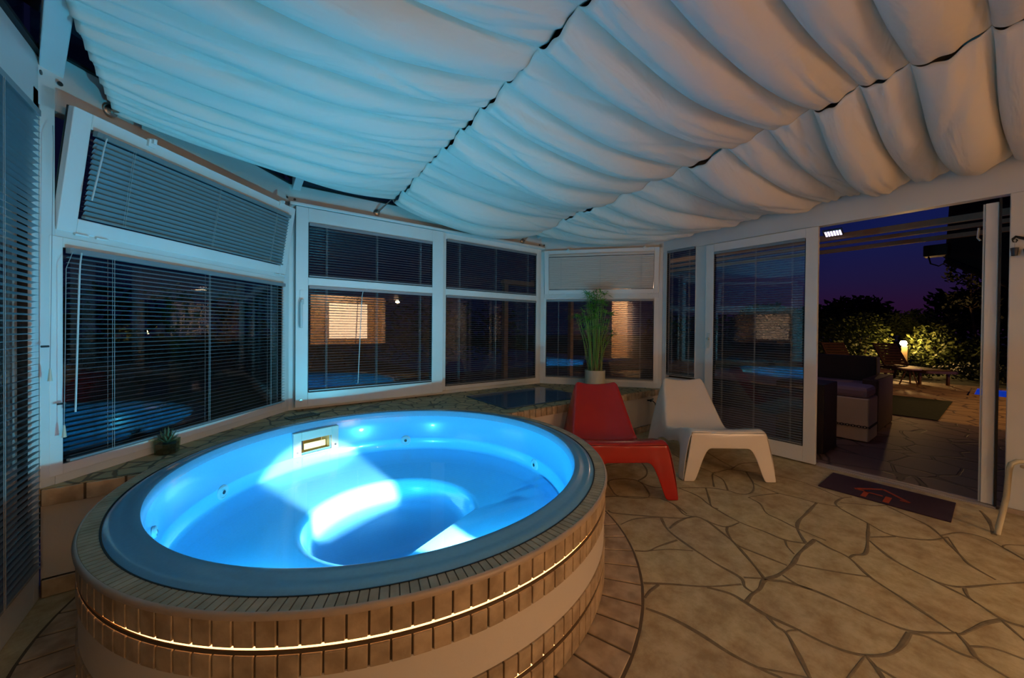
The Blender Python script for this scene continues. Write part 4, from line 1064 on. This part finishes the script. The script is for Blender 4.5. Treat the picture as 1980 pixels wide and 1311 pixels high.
o = MB().box(4.2, 6.8, -3.3, -3.18, 2.15, 2.24).build('pergola_crossbeam', 'beam'); tag(o, 'brown pergola crossbeam at the right end of the patio', 'beam')
fl = root('floodlight', (5.3, 1.2, 2.28), 'small white-violet led floodlight on the pergola beam', 'floodlight')
FT = lambda x, y, z: (5.32+x, 1.17+y, 2.285+z-x*.5)
MB().box(-.045, .045, -.085, .085, 0, .02, T=FT).build('housing', 'steel', fl, bevel=.003)
dd = MB()
for i in range(6): dd.box(-.035, .035, -.07+i*.0245, -.055+i*.0245, -.004, 0, T=FT)
dd.build('diodes', 'oled', fl)
MB().tube([(5.36, 1.17, 2.30), (5.43, 1.17, 2.29)], .008, n=6).build('bracket', 'steel', fl)
# awning / big parasol
aw = root('awning', (7.6, -.3, 2.6), 'dark brown awning with a scalloped edge above the patio, right', 'awning')
rows = []
for i in range(9):
    u = i/8; rows.append([(7.2+u*.5, .46-.34*(v)**1.0 - (0 if v < .9 else 0), 2.30+.62*u-.42*v+0) for v in [0]])
sh_ = MB()
def AP(s, t): # s along the front edge (y decreasing), t up the slope
    return Vector((7.2+.15*t+.25*s, .47-.40*s-.0*t+ -.02*t, 2.13-.27*s+(.80+.25*s)*t))
NSS = 24
top_rows = [[AP(s/NSS*2.2, t) for s in range(NSS+1)] for t in (0, .25, .5, .75, 1)]
sh_.grid(top_rows); o = sh_.build('canopy', 'awning', aw, smooth=True, fix=False); q = o.modifiers.new('s', 'SOLIDIFY'); q.thickness = .02
vl = MB(); rr_ = []
for s in range(73):
    ss = s/72*2.2; p = AP(ss, 0); dz = .05+.035*abs(sin(pi*s/9)); rr_.append([p+Vector((-.02, 0, 0)), p+Vector((-.03, 0, -dz))])
vl.grid(rr_); o = vl.build('valance', 'awning', aw, fix=False); q = o.modifiers.new('s', 'SOLIDIFY'); q.thickness = .008
MB().tube([AP(0, -.03), AP(1.0, -.03), AP(2.2, -.03)], .035, n=10).build('front_bar', 'darkmetal', aw, smooth=True)
MB().box(7.12, 7.32, .45, .66, 2.17, 2.31).build('motor_box', 'darkmetal', aw, bevel=.01)
MB().tube([(7.2, .62, 2.18), (7.2, .60, 2.08), (7.2, .53, 2.04), (7.2, .47, 2.08), (7.2, .46, 2.17)], .008, n=6).build('cable_loop', 'darkmetal', aw, smooth=True)

# ------------------------------------------------------------------ lights
def light(name, kind, loc, power, col, size=.1, rot=None, **k):
    d = bpy.data.lights.new(name, kind); d.energy = power; d.color = col
    if kind == 'AREA':
        d.size = size
        for a, b in k.items(): setattr(d, a, b)
    elif kind == 'SPOT':
        d.shadow_soft_size = size; d.spot_size = k['spot']; d.spot_blend = k.get('blend', .5)
    else: d.shadow_soft_size = size
    o = bpy.data.objects.new(name, d); COL.objects.link(o); o.location = loc
    if rot is not None: o.rotation_euler = Vector(rot).to_track_quat('-Z', 'Y').to_euler()
    return o
light('pool_lamp_spill', 'AREA', LT(0, -.008, .02), 36, (.08, .64, .88), .06, -lu+Vector((.0, 0, .22)), shape='DISK')
light('pool_lamp_beam', 'SPOT', LT(0, 0, .03), 1050, (1.0, .95, .9), .02, Vector((-lu.x, -lu.y, 0))+Vector((-.02, .0, -.16)), spot=radians(27), blend=.35)
light('added_side_spill', 'AREA', T2(0, -.008, .02), 15, (.08, .64, .88), .06, -u2+Vector((0, 0, .45)), shape='DISK')  # light of the added side lamp, for the right cloth and wall
# unseen sconces added on the back wall as warm fill
for i, (x, y, z) in enumerate([(.3, -2.52, 1.95), (2.45+.9, -2.52, 1.95)]):
    s_ = root('added_sconce', (x, y, z), 'added glass wall sconce giving warm fill on the house wall, %s' % ('left' if i == 0 else 'right'), 'lamp', 'added wall sconces behind the tub')
    MB().lathe([(0, -.09), (.05, -.08), (.065, 0), (.05, .08), (0, .09)], (x, y+.02, z), n=24).build('shade', 'sconce', s_, smooth=True)
    MB().box(x-.03, x+.03, y-.08, y-.03, z-.06, z+.06).build('wall_plate', 'steel', s_)
    light('sconce_light', 'SPOT', (x, y+.12, z-.1), 46 if i == 0 else 14, (1.0, .69, .38), .05, (0 if i == 0 else -.2, .66, -.8), spot=radians(112), blend=.35)
light('room_ceiling_light', 'AREA', (2.25, -3.85, 2.5), 80, (1.0, .72, .44), .5, (0, .2, -1))
light('room_warm_fill', 'AREA', (2.5, -4.0, 1.35), 30, (1.0, .64, .38), 1.0, (-.35, 1, -.02))  # unseen area light added to warm the front wall and cloth folds
light('side_room_light', 'AREA', (-1.6, -1.6, 2.5), 60, (1.0, .66, .38), .5, (.1, 0, -1))
light('side_room_wall_wash', 'AREA', (-1.6, -2.05, 2.35), 50, (1.0, .68, .42), .3, (0, -.55, -.8))  # added wash that brightens the room wall reflected in the corner pane
light('garden_lamp_light', 'POINT', (lb.x-.12, lb.y+.0, G+.98), 120, (1.0, .55, .18), .08)
light('floodlight_light', 'SPOT', (5.28, 1.17, 2.24), 6, (.72, .6, 1.0), .05, (.25, -.1, -1), spot=radians(130), blend=.6)
light('pool_glow', 'AREA', (12.3, -.8, G+.05), 10, (.05, .2, 1.0), 1.2, (0, 0, 1))
light('patio_fill', 'POINT', (4.45, 3.2, 1.75), 9, (1.0, .62, .4), .08)  # unseen fill added to brighten the pergola beams and ottoman
light('terrace_light', 'SPOT', (9.6, -2.6, 2.4), 260, (1.0, .50, .16), .1, (.35, 2.6, -2.3), spot=radians(100), blend=.6)

# ------------------------------------------------------------------ sky
wd = bpy.data.worlds.new('dusk'); SC.world = wd; wd.use_nodes = True; N = wd.node_tree.nodes; L = wd.node_tree.links
bg = N['Background']; tc = N.new('ShaderNodeTexCoord'); sx = N.new('ShaderNodeSeparateXYZ'); L.new(tc.outputs['Generated'], sx.inputs[0])
cr = N.new('ShaderNodeValToRGB'); e = cr.color_ramp.elements
e[0].position = 0; e[0].color = (.003, .002, .004, 1); e[1].position = 1; e[1].color = (.002, .0015, .008, 1)
for p, c in ((.497, (.004, .003, .01)), (.503, (.020, .005, .022)), (.525, (.022, .006, .032)), (.55, (.014, .009, .048)), (.59, (.007, .011, .072)), (.66, (.004, .008, .090)), (.74, (.002, .001, .055)), (.82, (.003, .002, .016))):
    q = e.new(p); q.color = (*c, 1)
mr = N.new('ShaderNodeMapRange'); mr.inputs['From Min'].default_value = -1; mr.inputs['From Max'].default_value = 1
L.new(sx.outputs['Z'], mr.inputs['Value']); L.new(mr.outputs[0], cr.inputs['Fac'])
az = N.new('ShaderNodeMapRange'); az.inputs['From Min'].default_value = .88; az.inputs['From Max'].default_value = .97; L.new(sx.outputs['X'], az.inputs['Value'])
nm = N.new('ShaderNodeMix'); nm.data_type = 'RGBA'; nm.inputs[6].default_value = (.0025, .003, .014, 1); L.new(az.outputs[0], nm.inputs['Factor']); L.new(cr.outputs['Color'], nm.inputs[7])
L.new(nm.outputs[2], bg.inputs['Color']); bg.inputs['Strength'].default_value = 1.0
for o in bpy.data.objects:
    if '_o' in o: del o['_o']
